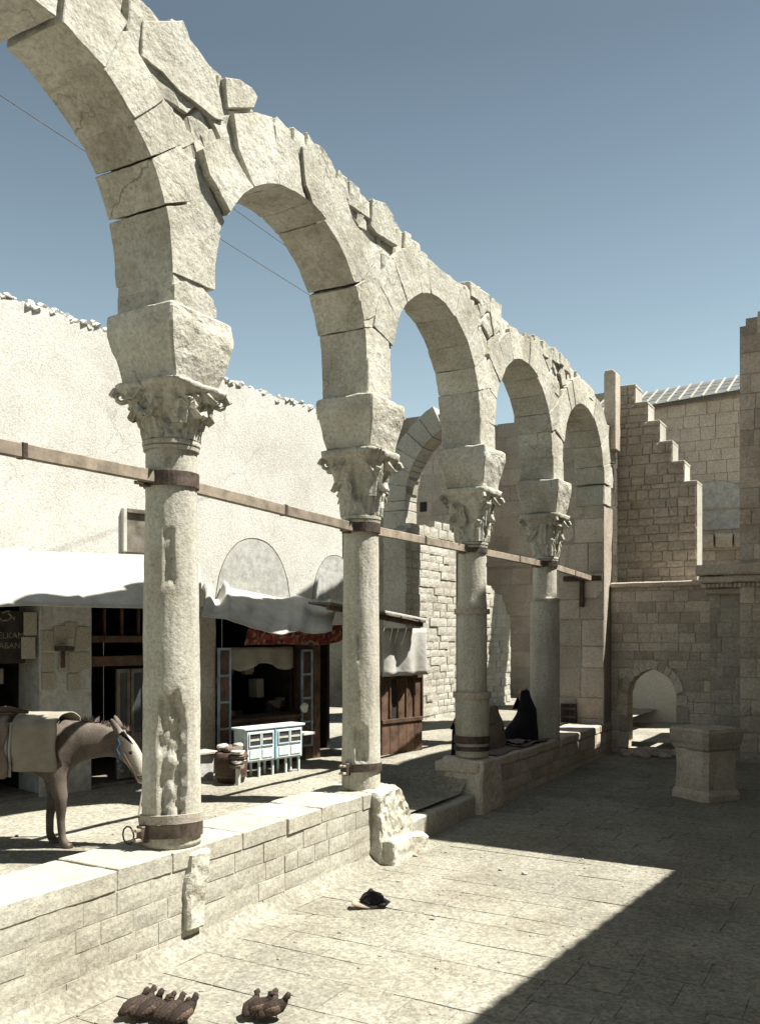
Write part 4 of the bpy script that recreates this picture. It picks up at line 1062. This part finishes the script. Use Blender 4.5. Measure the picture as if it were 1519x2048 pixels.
# valance of the narrow shop and sloping boards
nb_ = empty('board_canopy', tuple(wf.p(wat(760, 1210)[0], 2.9, .5)), 'weathered board canopy with torn edge over the brown shop front', 'canopy')
# canopy over the brown front, to the right of the second column
q0, q1 = wat(662, 1206, .9), wat(850, 1243, .9)
cfm = Frame(wf.p(q0[0], q0[1], .9), wf.p(q1[0], q1[1], .9)-wf.p(q0[0], q0[1], .9), (0, 0, 1), (-wn.x, -wn.y, .05))
CLn = (wf.p(q1[0], q1[1], .9)-wf.p(q0[0], q0[1], .9)).length
cfm.n = cfm.u.cross(cfm.v).normalized(); cfm.n = cfm.n if cfm.n.z > 0 else -cfm.n
for i in range(14):
    a, b = CLn*i/14, CLn*(i+1)/14
    box('canopy_board', cfm, a+.004, b-.004, R.uniform(-.03, .02), .45, -.02+R.uniform(-.005, .005), .01, M['greywood'], nb_, .003)
box('edge_beam', cfm, -.02, CLn+.02, .0, .05, .012, .045, M['white'], nb_, .005)  # white strip colours in the sunlit front edge of the canopy
box('under_beam', cfm, 0, CLn, .03, .09, -.09, -.022, M['wood'], nb_, .005)
fx0, fx1 = wat(764, 1400, .55)[0], wat(845, 1400, .55)[0]
br = empty('brown_shop_front', tuple(wf.p((fx0+fx1)/2, .8, .5)), 'brown panelled wooden shop front right of the second column', 'shop front')
zt = wat(845, 1347, .55)[1]
for i in range(5):
    a, b = lerp(fx0, fx1, i/5), lerp(fx0, fx1, (i+1)/5)
    box('board', wf, a+.003, b-.003, .80, zt-.72, .50, .54, M['kiosk'], br, .003)
    box('upper_panel', wf, a+.02, b-.02, zt-.66, zt-.06, .50, .525, M['kiosk'] if i != 1 else M['dark'], br, .003)
box('rail', wf, fx0, fx1, zt-.72, zt-.66, .49, .56, M['kiosk'], br, .004); box('rail', wf, fx0, fx1, zt-.06, zt, .49, .56, M['kiosk'], br, .004)
for i in range(6):
    a = lerp(fx0, fx1, i/5); box('stile', wf, a-.015, a+.015, zt-.66, zt-.06, .495, .55, M['kiosk'], br, .003)
box('side_return', wf, fx1-.03, fx1, .80, zt, -.3, .488, M['kiosk'], br, .003)
hcl = empty('hanging_curtain', tuple(wf.p(fx0, 2.3, .6)), 'pale grey cloth curtain hanging from the board canopy', 'curtain')
ca, cb = wat(764, 1262, .62), wat(848, 1254, .62); cz = wat(845, 1349, .62)[1]
sheet('curtain_cloth', lambda s, t: wf.p(lerp(ca[0], cb[0], s), lerp(ca[1]+.04, cz, t), .62+.05*math.sin(s*14)*(.3+t*.7)+.05*math.sin(s*3)), 50, 10, M['canvas'], hcl)

# pale blue cabinet standing in the sun
kx = .74
ka, kb = wat(492, 1520, kx), wat(606, 1500, kx); kt = wat(606, 1443, kx)[1]; k0 = wat(606, 1503, kx)[1]
Lk = kb[0]-ka[0]; cabn = empty('glazed_cabinet', tuple(wf.p(ka[0], .8, kx)), 'pale blue glazed cabinet on short legs at the edge of the shade', 'cabinet')
H0, H1 = k0-.06, kt-.05
box('carcass', wf, ka[0], kb[0], H0, H1, kx-.24, kx-.02, M['cabinet'], cabn, .006)
box('cabinet_top', wf, ka[0]-.03, kb[0]+.03, H1+.001, H1+.03, kx-.26, kx+.01, M['cabinet'], cabn, .006)
for h in (0, 1):
    a = ka[0]+Lk*(.02+.50*h); b = ka[0]+Lk*(.48+.50*h)
    dr = box('cabinet_door', wf, a, b, H0+.02, H1-.02, kx-.018, kx+.0, M['cabinet'], cabn, .004)
    for i in (0, 1):
        c = lerp(a, b, .08+.46*i); d = lerp(a, b, .46+.46*i); zm = lerp(H0, H1, .52); z2 = lerp(H0, H1, .88)
        box('pane', wf, c, d, zm, z2, kx-.01, kx+.003, M['glass'], dr, 0)
        box('shelf_goods', wf, c+.01, d-.01, lerp(zm, z2, .40), lerp(zm, z2, .58), kx+.0035, kx+.008, M['paper'], dr, 0)
        for (e0, e1, g0, g1) in ((c-.012, c, zm-.012, z2+.012), (d, d+.012, zm-.012, z2+.012), (c, d, zm-.012, zm), (c, d, z2, z2+.012)):
            box('pane_moulding', wf, e0, e1, g0, g1, kx-.005, kx+.014, M['cabinet'], dr, 0)
        box('lower_panel', wf, c, d, H0+.05, zm-.05, kx+.001, kx+.008, M['cabinet'], dr, .003)
box('centre_strip', wf, ka[0]+Lk*.485, ka[0]+Lk*.515, H0+.01, H1-.01, kx-.019, kx+.010, M['cabinetblue'], cabn, .003)
for i in range(5):
    a = ka[0]+Lk*(.03+.235*i)
    for n in (kx-.23, kx-.07): box('leg', wf, a-.014, a+.014, .78, H0-.001, n, n+.028, M['cabinet'], cabn, .003)
fb = tag(box('folding_flap', wf, kb[0]+.035, kb[0]+.24, wat(612, 1471, kx)[1], wat(612, 1468, kx)[1]+.015, kx-.3, kx-.02, M['white'], None, .003), 'small white board jutting from the right side of the blue cabinet', 'board')
tag(box('pale_cone_lamp', wf, 0, 0, 0, 0, 0, 0, M['white'], None, 0), 'x', 'x') if False else None
# crumpled white paper hanging in the shop
q = wat(608, 1415, .3)
bm = bmesh.new(); bmesh.ops.create_icosphere(bm, subdivisions=2, radius=.06, matrix=Matrix.Translation(wf.p(q[0], q[1], .3))); roughen(bm, .035, 14, 4)
tag(from_bm('paper_twist', bm, M['white'], None), 'small white twist of paper hanging above the blue cabinet', 'paper')
# barrel seat with folded things, beside the cabinet
q = wf.p(wat(462, 1500, .75)[0], 0, .75); cx, cy = q.x, q.y
bar = empty('goods_barrel', (cx, cy, .8), 'dark round tub with pale bundles, left of the blue cabinet', 'tub')
from_bm('tub_body', lathe((cx, cy), [(.79, .15), (.9, .19), (1.05, .205), (1.16, .19), (1.17, .17)], 24), M['wood'], bar, True)
ring(bar, cx, cy, .87, .025, .185, .01, 'hoop'); ring(bar, cx, cy, 1.10, .025, .20, .01, 'hoop')
for i in range(5):
    a = i*1.3; x, y = cx+.10*math.cos(a), cy+.10*math.sin(a); bm = bmesh.new(); bmesh.ops.create_icosphere(bm, subdivisions=2, radius=.07, matrix=Matrix.Translation((x, y, 1.20+.03*(i % 2))) @ Matrix.Diagonal((1, 1, .6, 1))); roughen(bm, .025, 10, i)
    from_bm('bundle', bm, M['canvas'] if i % 2 else M['drab'], bar)
q = wf.p(wat(476, 1512, 1.0)[0], 0, 1.0)
sm = empty('small_stand', (q.x, q.y, .8), 'narrow pale stand with stacked cloths in front of the round tub', 'stand')
from_bm('post', tube([(q.x, q.y, .79), (q.x, q.y, 1.0)], .03, 8), M['white'], sm)
for i in range(4): tag(from_bm('stacked_cloth', lathe((q.x, q.y), [(1.0+i*.055, .05), (1.01+i*.055, .085-.01*(i % 2)), (1.04+i*.055, .085), (1.05+i*.055, .05)], 10, lambda a, z, r: r*(1+.2*math.sin(3*a+z*40))), M['canvas'] if i % 2 else M['drab'], sm))
# low grey counter at the foot of the pier left of the middle shop
a, b = wat(404, 1500, .5)[0], wat(434, 1500, .5)[0]
lb = empty('stone_bench', tuple(wf.p((a+b)/2, .8, .4)), 'low pale masonry bench at the foot of the pier behind the nearest column', 'bench')
box('bench_body', wf, a-.5, b, .78, 1.12, .01, .45, M['greyplaster'], lb, .015, .01, .15)
box('bench_top', wf, a-.52, b+.02, 1.121, 1.16, .01, .50, M['backwall'], lb, .01)

# ================================================================== WIRES
def wire(pts, label):
    ps = []
    for (a, b, sag) in pts:
        for i in range(24):
            t = i/24; p = Vector(a).lerp(Vector(b), t); p.z -= sag*4*t*(1-t); ps.append(p)
    ps.append(Vector(pts[-1][1]))
    tag(from_bm('overhead_wire', tube(ps, .0035, 5), M['iron']), label, 'wire', 'overhead wires behind the arcade')
XW = -6.3
def xw(px, py): return on_x(px, py, XW)
wire([(xw(-60, 150), xw(640, 603), .02)], 'lower thin dark wire crossing the sky behind the first two arches')
wire([(xw(330, 316), xw(660, 552), .02)], 'upper thin dark wire crossing the sky behind the second arch')


# ================================================================== PEDESTAL
pc = on_z(1402, 1612, court_z(0, 12)+.0); 
PR = math.radians(38)
def ped_frame(c, ang): return Matrix.Translation(c) @ Matrix.Rotation(ang, 4, 'Z')
def ringed(name, c, ang, rows, mat, parent, cham=.12, seed=1):
    bm = bmesh.new(); rings = []; m = ped_frame(c, ang)
    for z, h in rows:
        k = h*cham; pts = [(h, -h+k), (h, h-k), (h-k, h), (-h+k, h), (-h, h-k), (-h, -h+k), (-h+k, -h), (h-k, -h)]
        rings.append([bm.verts.new(m @ Vector((x, y, z))) for x, y in pts])
    for i in range(len(rows)-1):
        for k in range(8): bm.faces.new((rings[i][k], rings[i][(k+1) % 8], rings[i+1][(k+1) % 8], rings[i+1][k]))
    bm.faces.new(rings[0][::-1]); bm.faces.new(rings[-1]); refine(bm, .12); roughen(bm, .012, 4, seed, .006, 14)
    return from_bm(name, bm, mat, parent)
pcx = on_z(1402, 1600, court_z(0, 12)); Zp = (pcx-CAM).dot(Vector((-ST, CT, 0))); sc = Zp/FPX
pcx += Vector((-ST, CT, 0))*.12
pd = empty('square_pedestal', tuple(pcx), 'weathered square stone pedestal with moulded cap standing before the end wall', 'pedestal')
PA = TH + math.radians(25); pcx += Vector((CT, ST, 0))*.10
ringed('base_block', pcx, PA, [(-.03, .36), (.10, .36), (.15, .335), (.16, .325)], M['endwall'], pd, .2, 2)
ringed('shaft_block', pcx, PA, [(.16, .32), (.5, .315), (.68, .32), (.72, .325)], M['endwall'], pd, .2, 3)
ringed('moulded_cap', pcx, PA, [(.72, .325), (.75, .35), (.80, .355), (.84, .37), (.9, .38), (.99, .385), (1.0, .375), (1.03, .36)], M['endwall'], pd, .16, 4)

# ================================================================== COURT: birds, scrap, stones
def bird(x, y, ang, s, label, grp, seed):
    r = random.Random(seed); m = Matrix.Translation((x, y, court_z(x, y)+.0)) @ Matrix.Rotation(ang, 4, 'Z') @ Matrix.Scale(s, 4)
    j = lambda a: r.uniform(-a, a)
    root = bpy.data.objects.new('partridge', None); COL.objects.link(root); root.matrix_world = m; root.location = m.translation
    tag(root, label, 'bird', grp)
    pts = [(-.135, 0, .05), (-.11, 0, .06), (-.075, 0, .08), (-.02, 0, .092), (.03, 0, .11), (.060, j(.004), .138), (.072, j(.008), .163), (.080+j(.01), j(.01), .180), (.092, j(.012), .188), (.103, j(.012), .184)]
    rad = [(.022, .010), (.038, .026), (.054, .046), (.064, .058), (.054, .050), (.032, .032), (.022, .022), (.025, .026), (.021, .021), (.009, .009)]
    bm = tube(pts, rad, 12); roughen(bm, .003, 30, seed)
    b = from_bm('body', bm, M['bird'], None, True); b.parent = root
    bm = tube([(.105, 0, .184), (.125, 0, .178)], [.006, .0015], 6); k = from_bm('beak', bm, M['wood'], None); k.parent = root
    for sgn in (-1, 1):
        bm = tube([(.03, sgn*.046, .105), (-.03, sgn*.060, .090), (-.085, sgn*.040, .07), (-.125, sgn*.022, .055)], [(.010, .026), (.012, .034), (.008, .022), (.004, .006)], 8); roughen(bm, .0015, 30, seed+sgn)
        w = from_bm('wing', bm, M['birdwing'], None, True); w.parent = root
        bm = tube([(.0, sgn*.022, .055), (.004, sgn*.022, .004)], .004, 5); bm2 = from_bm('leg', bm, M['wood'], None); bm2.parent = root
    return root
M['bird'] = plain_mat('brown bird plumage', (.05, .034, .026), .8, .55, 70, .6)
M['birdwing'] = plain_mat('barred wing plumage', (.10, .066, .046), .8, .6, 80, .6)
cr = Vector((CT, ST, 0)); fw = Vector((-ST, CT, 0))
g1 = on_z(318, 2040, court_z(0, 5)); g2 = on_z(526, 2038, court_z(0, 5))
spots = [(-.155, .045), (-.105, .055), (-.055, .02), (-.01, .015), (.035, .01), (.085, -.025), (.13, -.05), (.17, -.065)]
nm = ['leftmost', 'second from the left', 'third from the left', 'fourth from the left', 'fourth from the right', 'third from the right', 'second from the right', 'rightmost']
for i, (a, b) in enumerate(spots):
    p = g1 + cr*a*1.05 + fw*(b+.02); bird(p.x, p.y, TH+math.radians(32+R.uniform(-34, 34)), R.uniform(.76, .90), f'small brown bird, {nm[i]} of the larger huddle on the sunny paving', 'birds huddled in the larger group', i)
nm = ['leftmost', 'second', 'third', 'rightmost']
for i, (a, b) in enumerate([(-.075, .03), (-.02, .0), (.04, .01), (.085, -.03)]):
    p = g2 + cr*a + fw*(b+.02); bird(p.x, p.y, TH+math.radians(35+R.uniform(-34, 34)), R.uniform(.76, .88), f'small brown bird, {nm[i]} bird of the smaller huddle on the paving', 'birds huddled in the smaller group', 30+i)
# dark crumpled leather on a curled pale scrap
q = on_z(742, 1812, court_z(0, 8))
def scrap(s, t):
    a = -.15+.30*s; b = -.05+.12*t; z = court_z(0, 7)+.008+.10*abs(s-.55)**1.6+.03*math.sin(t*3); v = q + cr*(a-.02) + fw*(b+.05*(s-.5)); return (v.x, v.y, z)
ls = empty('leather_scrap', tuple(q), 'crumpled black leather scrap lying with a curled pale piece on the paving', 'scrap')
sheet('curled_piece', scrap, 14, 6, M['timber'], ls, .006)
bm = bmesh.new(); bmesh.ops.create_icosphere(bm, subdivisions=3, radius=.075, matrix=Matrix.Translation(q+cr*.0+fw*.02+Vector((0, 0, .075))) @ Matrix.Rotation(TH-.3, 4, 'Z') @ Matrix.Diagonal((1.15, .8, .85, 1))); roughen(bm, .05, 11, 3, .012, 40)
from_bm('crumpled_leather', bm, M['leather'] if 'leather' in M else M['black'], ls)
bm = tube([q+cr*.05+Vector((0, 0, .03)), q+cr*.11+Vector((0, 0, .055)), q+cr*.155+Vector((0, 0, .035)), q+cr*.12-fw*.03+Vector((0, 0, .012)), q+cr*.05-fw*.03+Vector((0, 0, .012))], [.02, .022, .02, .014, .01], 8)
from_bm('leather_loop', bm, M['black'], ls, True)
for i, (px, py, s) in enumerate([(772, 1706, .055), (795, 1708, .045), (830, 1712, .02), (1000, 1740, .015), (690, 1640, .02), (868, 1832, .018), (1048, 1748, .02)]):
    p = on_z(px, py, court_z(0, 9)); bm = bmesh.new(); bmesh.ops.create_icosphere(bm, subdivisions=2, radius=s, matrix=Matrix.Translation(p+Vector((0, 0, s*.4))) @ Matrix.Diagonal((1.5, 1, .8, 1))); roughen(bm, s*.4, 12/s*.05, i)
    lab = ['larger chunk of pale rock lying at the foot of the broken block', 'smaller pale chunk just right of the rock by the broken block'][i] if i < 2 else ['tiny stone right of the two pale chunks, near the shadow edge', 'tiny stone farthest right on the sunny paving near the shadow edge', 'small stone on top of the long low wall near the second column', 'tiny stone lying right of the black leather scrap', 'tiny stone beside another one close under the long shadow edge'][i-2]
    tag(from_bm('loose_stone', bm, M['arcade']), lab, 'stone', 'loose stones on the court floor')

# ================================================================== DONKEY
DX = on_z(106, 1690, UG); DX.z = UG
dm = Matrix.Translation(DX) @ Matrix.Rotation(TH+math.radians(-2), 4, 'Z')
def dp(x, y, z): return Vector((x, y, z))
dk = empty('donkey', tuple(DX), 'grizzled brown donkey with blue beads and a saddle cloth, tethered beside the nearest column', 'donkey')
V = [(-.62, 0, .88), (-.40, 0, .86), (-.12, 0, .84), (.05, 0, .86), (.22, 0, .90),           # 0-4 trunk rump..neck base
     (.38, 0, .90), (.52, 0, .885), (.63, 0, .86),                                           # 5-7 neck, poll
     (.70, 0, .76), (.755, 0, .63), (.79, 0, .52),                                            # 8-10 face, muzzle
     (-.03, .08, .62), (-.02, .07, .40), (-.05, .06, .24), (-.05, .06, .07), (-.01, .06, .015),    # 11-15 far fore leg
     (.07, -.10, .60), (.12, -.12, .40), (.115, -.12, .24), (.13, -.12, .07), (.17, -.12, .015), # 16-20 near fore leg
     (-.66, .12, .70), (-.58, .12, .52), (-.72, .12, .38), (-.70, .12, .08), (-.66, .12, .015), # 21-25 far hind
     (-.66, -.12, .70), (-.60, -.12, .52), (-.74, -.12, .38), (-.72, -.12, .08), (-.68, -.12, .015), # 26-30 near hind
     (.60, .045, .93), (.54, .07, 1.03), (.50, .09, 1.10), (.61, -.05, .93), (.57, -.09, 1.02), (.54, -.12, 1.09), # 31-36 ears
     (-.76, 0, .84), (-.84, 0, .66), (-.85, 0, .50)]                                          # 37-39 tail
E = [(0,1),(1,2),(2,3),(3,4),(4,5),(5,6),(6,7),(7,8),(8,9),(9,10),(3,11),(11,12),(12,13),(13,14),(14,15),(3,16),(16,17),(17,18),(18,19),(19,20),
     (0,21),(21,22),(22,23),(23,24),(24,25),(0,26),(26,27),(27,28),(28,29),(29,30),(7,31),(31,32),(32,33),(7,34),(34,35),(35,36),(0,37),(37,38),(38,39)]
RD = [(.20,.21),(.235,.24),(.24,.25),(.22,.24),(.17,.20),(.12,.17),(.10,.14),(.085,.11),(.075,.095),(.055,.07),(.05,.058),
      .09,.058,.036,.034,.045, .10,.058,.036,.034,.045, .13,.085,.05,.036,.045, .13,.085,.05,.036,.045, .03,.034,.012,.03,.034,.012, .035,.02,.035]
body = skin_mesh('body', V, E, RD, M['donkey'], None, 2, 2)
body.parent = dk; body.matrix_local = Matrix.Rotation(TH+math.radians(-2), 4, 'Z')
DR = Matrix.Translation(DX) @ Matrix.Rotation(TH+math.radians(-2), 4, 'Z')
def dpt(x, y, z): return DR @ Vector((x, y, z))
def dsheet(name, fn, nu, nv, mat, th=.012): return sheet(name, lambda s, t: dpt(*fn(s, t)), nu, nv, mat, dk, th)
# saddle cloth over the shoulder, pack cover and hanging bag at the flank
def cloth(x0, x1, w, drop, top, wob=.01):
    def f(s, t):
        x = lerp(x0, x1, s); a = lerp(-1, 1, t); L = abs(a)
        y = a*w if L < .55 else math.copysign(w*(.55+.45*smooth((L-.55)/.25))*1.0, a)
        yy = math.copysign(min(L/.5, 1)**.8*w, a); z = top - .07*min(L/.5, 1)**2 - max(0, L-.5)*2*drop
        return (x+wob*math.sin(z*20), yy + math.copysign(.01+wob*math.sin(x*30+z*9), a), z)
    return f
dsheet('saddle_cloth', cloth(-.24, .13, .262, .40, 1.135), 14, 28, M['sack'])
dsheet('pack_cover', cloth(-.75, -.27, .30, .46, 1.14, .02), 16, 28, M['drab'], .02)
dsheet('white_bag', lambda s, t: (lerp(-.56, -.34, s), -.335-.06*math.sin(math.pi*s)*math.sin(math.pi*min(t, .9)), lerp(.98, .66, t)+.02*math.sin(s*9)), 12, 12, M['canvas'])
dsheet('white_bag', lambda s, t: (lerp(-.80, -.56, s), -.335-.06*math.sin(math.pi*s), lerp(.70, .48, t)+.02*math.sin(s*9)), 12, 12, M['canvas'])
for i in range(5):
    from_bm('pack_rope', tube([dpt(-.75+.08*i, .05, 1.17), dpt(-.72+.07*i, -.15, 1.15), dpt(-.66+.05*i-.12*(i % 2), -.34, .95), dpt(-.70+.04*i, -.36, .72)], .012, 6), M['timber'], dk, True)
from_bm('pack_pole', tube([dpt(-.60, -.20, 1.15), dpt(-.3, -.16, 1.17), dpt(-.15, -.14, 1.145)], [.03, .028, .012], 8), M['wood'], dk, True)
for i, (x, h) in enumerate(((-.24, .46), (-.27, .5))):
    from_bm('girth_strap', tube([dpt(x, -.27, 1.07), dpt(x-.01, -.285, .85), dpt(x-.02, -.25, .62)], (.012), 6), M['greycloth'], dk)
bm = bmesh.new()
for i in range(30):                                      # string of blue beads round the throat
    a = lerp(-2.4, .3, i/29); p = dpt(.60+.01*math.sin(i), -.115*math.cos(a+1.0)-.0, .80+.16*math.sin(a+1.0)); bmesh.ops.create_icosphere(bm, subdivisions=1, radius=.009, matrix=Matrix.Translation(p))
from_bm('bead_string', bm, M['beads'] if 'beads' in M else M['cabinetblue'], dk)
from_bm('halter', tube([dpt(.635, -.098, .80), dpt(.70, -.088, .68), dpt(.745, -.07, .57), dpt(.80, -.04, .56)], .010, 6), M['wood'], dk)
from_bm('halter', tube([dpt(.80, .05, .60), dpt(.815, 0, .60), dpt(.80, -.05, .60), dpt(.755, -.07, .61), dpt(.74, 0, .56), dpt(.755, .07, .61)], .009, 6), M['wood'], dk)
rs2 = random.Random(2); bm = bmesh.new()
for i in range(110):                                     # upright mane and forelock
    x = rs2.uniform(.24, .66); z = 1.055 - .0*x + (.02 if x < .4 else -.02) - .25*max(0, x-.5); p = dpt(x, rs2.uniform(-.02, .02), z); d = Vector((rs2.uniform(-.02, .03), rs2.uniform(-.03, .03), rs2.uniform(.012, .035)))
    t = bm.verts.new(p+d); a = bm.verts.new(p+Vector((.008, 0, -.02))); b = bm.verts.new(p+Vector((-.008, .004, -.02))); c = bm.verts.new(p+Vector((0, -.008, -.02)))
    for f in ((t, a, b), (t, b, c), (t, c, a)): bm.faces.new(f)
from_bm('mane', bm, M['drab'], dk)
for (x, y) in ((-.01, .06), (.17, -.12), (-.66, .12), (-.68, -.12)):
    bm = lathe((0, 0), [(0, .052), (.03, .046), (.06, .038)], 14); 
    for v in bm.verts: v.co = dpt(v.co.x+x, v.co.y+y, v.co.z-.012)
    from_bm('hoof', bm, M['iron'], dk, True)
for y in (-.072, .072):
    bm = bmesh.new(); bmesh.ops.create_icosphere(bm, subdivisions=2, radius=.016, matrix=Matrix.Translation(dpt(.69, y*.95, .80))); from_bm('eye', bm, M['black'], dk, True)
tag(from_bm('lead_rope', tube([dpt(.80, -.05, .56), dpt(.80, -.2, .30), dpt(.86, -.3, .10), Vector((-5.28, 5.30, 1.02))], .008, 6), M['sack']), 'thin tether rope from the donkey halter to the iron collar', 'rope')
tag(from_bm('loop_ring', tube([Vector((-5.26+.06*math.cos(a*.63)-.03, 5.22, 1.0+.07*math.sin(a*.63))) for a in range(11)], .007, 6), M['iron']), 'thin iron loop standing out from the nearest column foot', 'iron loop')

# ================================================================== PEOPLE
def robed(loc, ang, label, seated, mat, seed, s=1.0, veil=True):
    rt = empty('person', tuple(loc), label, 'person'); m = Matrix.Translation(loc) @ Matrix.Rotation(ang, 4, 'Z') @ Matrix.Scale(s, 4)
    P = lambda x, y, z: m @ Vector((x, y, z))
    if seated:   # sitting, facing local +X: hips back, knees forward under the robe
        rows = [(0.10, 0, .00, .30, .27), (0.10, 0, .10, .29, .26), (.07, 0, .22, .26, .25), (.02, 0, .34, .20, .235), (-.02, 0, .46, .155, .22), (-.03, 0, .56, .135, .20), (-.02, 0, .62, .11, .15), (.0, 0, .665, .075, .085)]
        hc = (.035, 0, .775)
    else:
        rows = [(0, 0, 0, .20, .25), (0, 0, .3, .18, .23), (0, 0, .7, .16, .21), (0, 0, 1.0, .15, .20), (0, 0, 1.25, .14, .215), (0, 0, 1.38, .12, .18), (0, 0, 1.44, .07, .08)]
        hc = (.03, 0, 1.56)
    bm = bmesh.new(); rings = []; seg = 28
    # resample rows
    zs = [r[2] for r in rows]; N = 18
    for i in range(N+1):
        z = lerp(zs[0], zs[-1], i/N); g = [poly_at([(r[2], r[k]) for r in rows], z) for k in (0, 1, 3, 4)]
        ring_ = []
        for k in range(seg):
            a = 2*math.pi*k/seg; f = 1 + .05*math.sin(a*7+z*5+seed)*(1-i/N) + .03*noise.noise(Vector((math.cos(a)*2, math.sin(a)*2, z*3+seed)))
            ring_.append(bm.verts.new(P(g[0]+math.cos(a)*g[2]*f, g[1]+math.sin(a)*g[3]*f, z)))
        rings.append(ring_)
    for i in range(N):
        for k in range(seg): bm.faces.new((rings[i][k], rings[i][(k+1) % seg], rings[i+1][(k+1) % seg], rings[i+1][k]))
    bm.faces.new(rings[0][::-1]); bm.faces.new(rings[-1])
    from_bm('robe', bm, mat, rt, True)
    # head with face
    hd = [(hc[0]-.005, 0, hc[2]-.14), (hc[0], 0, hc[2]-.08), (hc[0]+.005, 0, hc[2]-.03), (hc[0], 0, hc[2]+.03), (hc[0]-.01, 0, hc[2]+.08), (hc[0]-.015, 0, hc[2]+.11)]
    bm = tube([P(*p) for p in hd], [.05*s, .066*s, .078*s, .083*s, .068*s, .03*s], 16)
    head = from_bm('head', bm, M['skin'], rt, True)
    from_bm('nose', tube([P(hc[0]+.078, 0, hc[2]+.015), P(hc[0]+.10, 0, hc[2]-.02), P(hc[0]+.08, 0, hc[2]-.03)], [.007*s, .014*s, .008*s], 6), M['skin'], head, True)
    for sg in (-1, 1):
        bm = bmesh.new(); bmesh.ops.create_icosphere(bm, subdivisions=1, radius=.010*s, matrix=Matrix.Translation(P(hc[0]+.074, sg*.028, hc[2]+.012))); from_bm('eye', bm, M['black'], head, True)
    from_bm('mouth', tube([P(hc[0]+.074, -.02, hc[2]-.055), P(hc[0]+.08, 0, hc[2]-.057), P(hc[0]+.074, .02, hc[2]-.055)], .005*s, 5), M['wood'], head)
    # shawl over the head, open at the face
    bm = bmesh.new(); g = []; nu, nv = 20, 10
    for j in range(nv+1):
        t = j/nv; row = []
        for i in range(nu+1):
            a = lerp(-2.45, 2.45, i/nu)+math.pi; ph = lerp(math.pi/2, -.9, t); r = .103+.09*smooth((t-.6)/.4)
            z = hc[2]+.105*math.sin(ph) - (.16*max(0, t-.62)/.38)
            rr = r*max(.05, math.cos(ph) if t < .6 else 1.0-.0*t) if t < .62 else r
            row.append(bm.verts.new(P(hc[0]-.01+math.cos(a)*rr, math.sin(a)*rr, z)))
        g.append(row)
    for j in range(nv):
        for i in range(nu): bm.faces.new((g[j][i], g[j][i+1], g[j+1][i+1], g[j+1][i]))
    bmesh.ops.recalc_face_normals(bm, faces=bm.faces[:]); bmesh.ops.solidify(bm, geom=bm.faces[:], thickness=.012)
    from_bm('head_shawl', bm, mat, rt, True)
    return rt
zw = .885
p1 = Vector((-5.06, 13.45, zw))
robed(p1, TH+math.radians(190), 'person in black robe and head shawl seated on the low wall beside the fourth column', True, M['black'], 1, .98)
q = on_z(987, 1508, .80); robed(q, TH+math.radians(190), 'person in drab robe crouching just right of the third column', True, M['drab'], 5, .85)
q = on_z(914, 1552, .58); robed(q, TH+math.radians(200), 'person in black, almost hidden behind the third column', False, M['black'], 9, .50)
# rugs on the wall
def rug(y0, y1, x0, x1, z, label):
    r = tag(sheet('folded_rug', lambda s, t: (lerp(x0, x1, t)+.01*math.sin(s*9), lerp(y0, y1, s)+.02*math.sin(t*7), z+.012*math.sin(s*8+t*4)+.008 - (.06*smooth((t-.9)/.1) if x1 > -4.8 else 0)), 24, 10, M['rug'], None, .02), label, 'rug', 'rugs spread on the low wall'); return r
rug(11.75, 12.9, -5.3, -4.84, .90, 'striped rug spread flat on the low wall right of the third column')
rug(12.75, 13.9, -5.3, -4.83, .925, 'striped rug under the seated person on the low wall')
rug(12.8, 13.25, -5.2, -4.9, .965, 'small folded striped cloth on top of the rugs beside the seated person')
# dark slatted board leaning on the end pier
qa, qb = pf.at(1119, 1472, .15), pf.at(1151, 1408, .15)
bd = empty('dark_board', tuple(pf.p(qa[0], .88, .2)), 'dark upright boarded panel leaning against the end pier', 'board')
for i in range(4): box('slat', pf, lerp(qa[0], qb[0], i/4)+.003, lerp(qa[0], qb[0], (i+1)/4)-.003, .89, qb[1], .10, .13, M['dark'], bd, .004)
for z in (.98, qb[1]-.12): box('batten', pf, qa[0], qb[0], z, z+.05, .131, .15, M['wood'], bd, .004)

# ================================================================== BUILDINGS BEHIND THE CAMERA'S RIGHT (they shade the court)
rbf = Frame((1.15, 0, 0), (0, 1, 0), (-1, 0, 0))
side = empty('court_side_building', (1.4, 2, 0), 'plain building lining the right side of the court, outside the view', 'building')
strips('side_wall', rbf, -4, 12, .25, lambda u: [(0, 7.2-(u-7.3)*.19)], -.6, 0, M['endwall'], side)
sb2f = Frame((-1.05, 0, 0), (0, 1, 0), (-1, 0, 0))
sb2 = empty('tall_side_building', (-.8, 14, 0), 'tall building beyond the right edge whose raking buttress shades the arcade', 'building')
def rake(u):
    z = min(10.9, (u-9.4)*3.96)  # unseen front edge, sloped to steer the shadow line across the court
    return [(0, max(.02, z))]
strips('raking_wall', sb2f, 9.42, 17.2, .05, rake, -.5, 0, M['endwall'], sb2)

# unseen block added beyond the end wall to shade the street through the doorway
bsf = Frame((0, 18.75, 0), (1, 0, 0), (0, -1, 0))
bsb = empty('back_street_blocker', (-.5, 19.6, .5), 'low plain house beyond the end wall, hidden from view', 'building')
strips('blocker_wall', bsf, -2.0, 2.5, .9, lambda u: [(.4, 5.2)], -2.0, 0, M['endwall'], bsb)
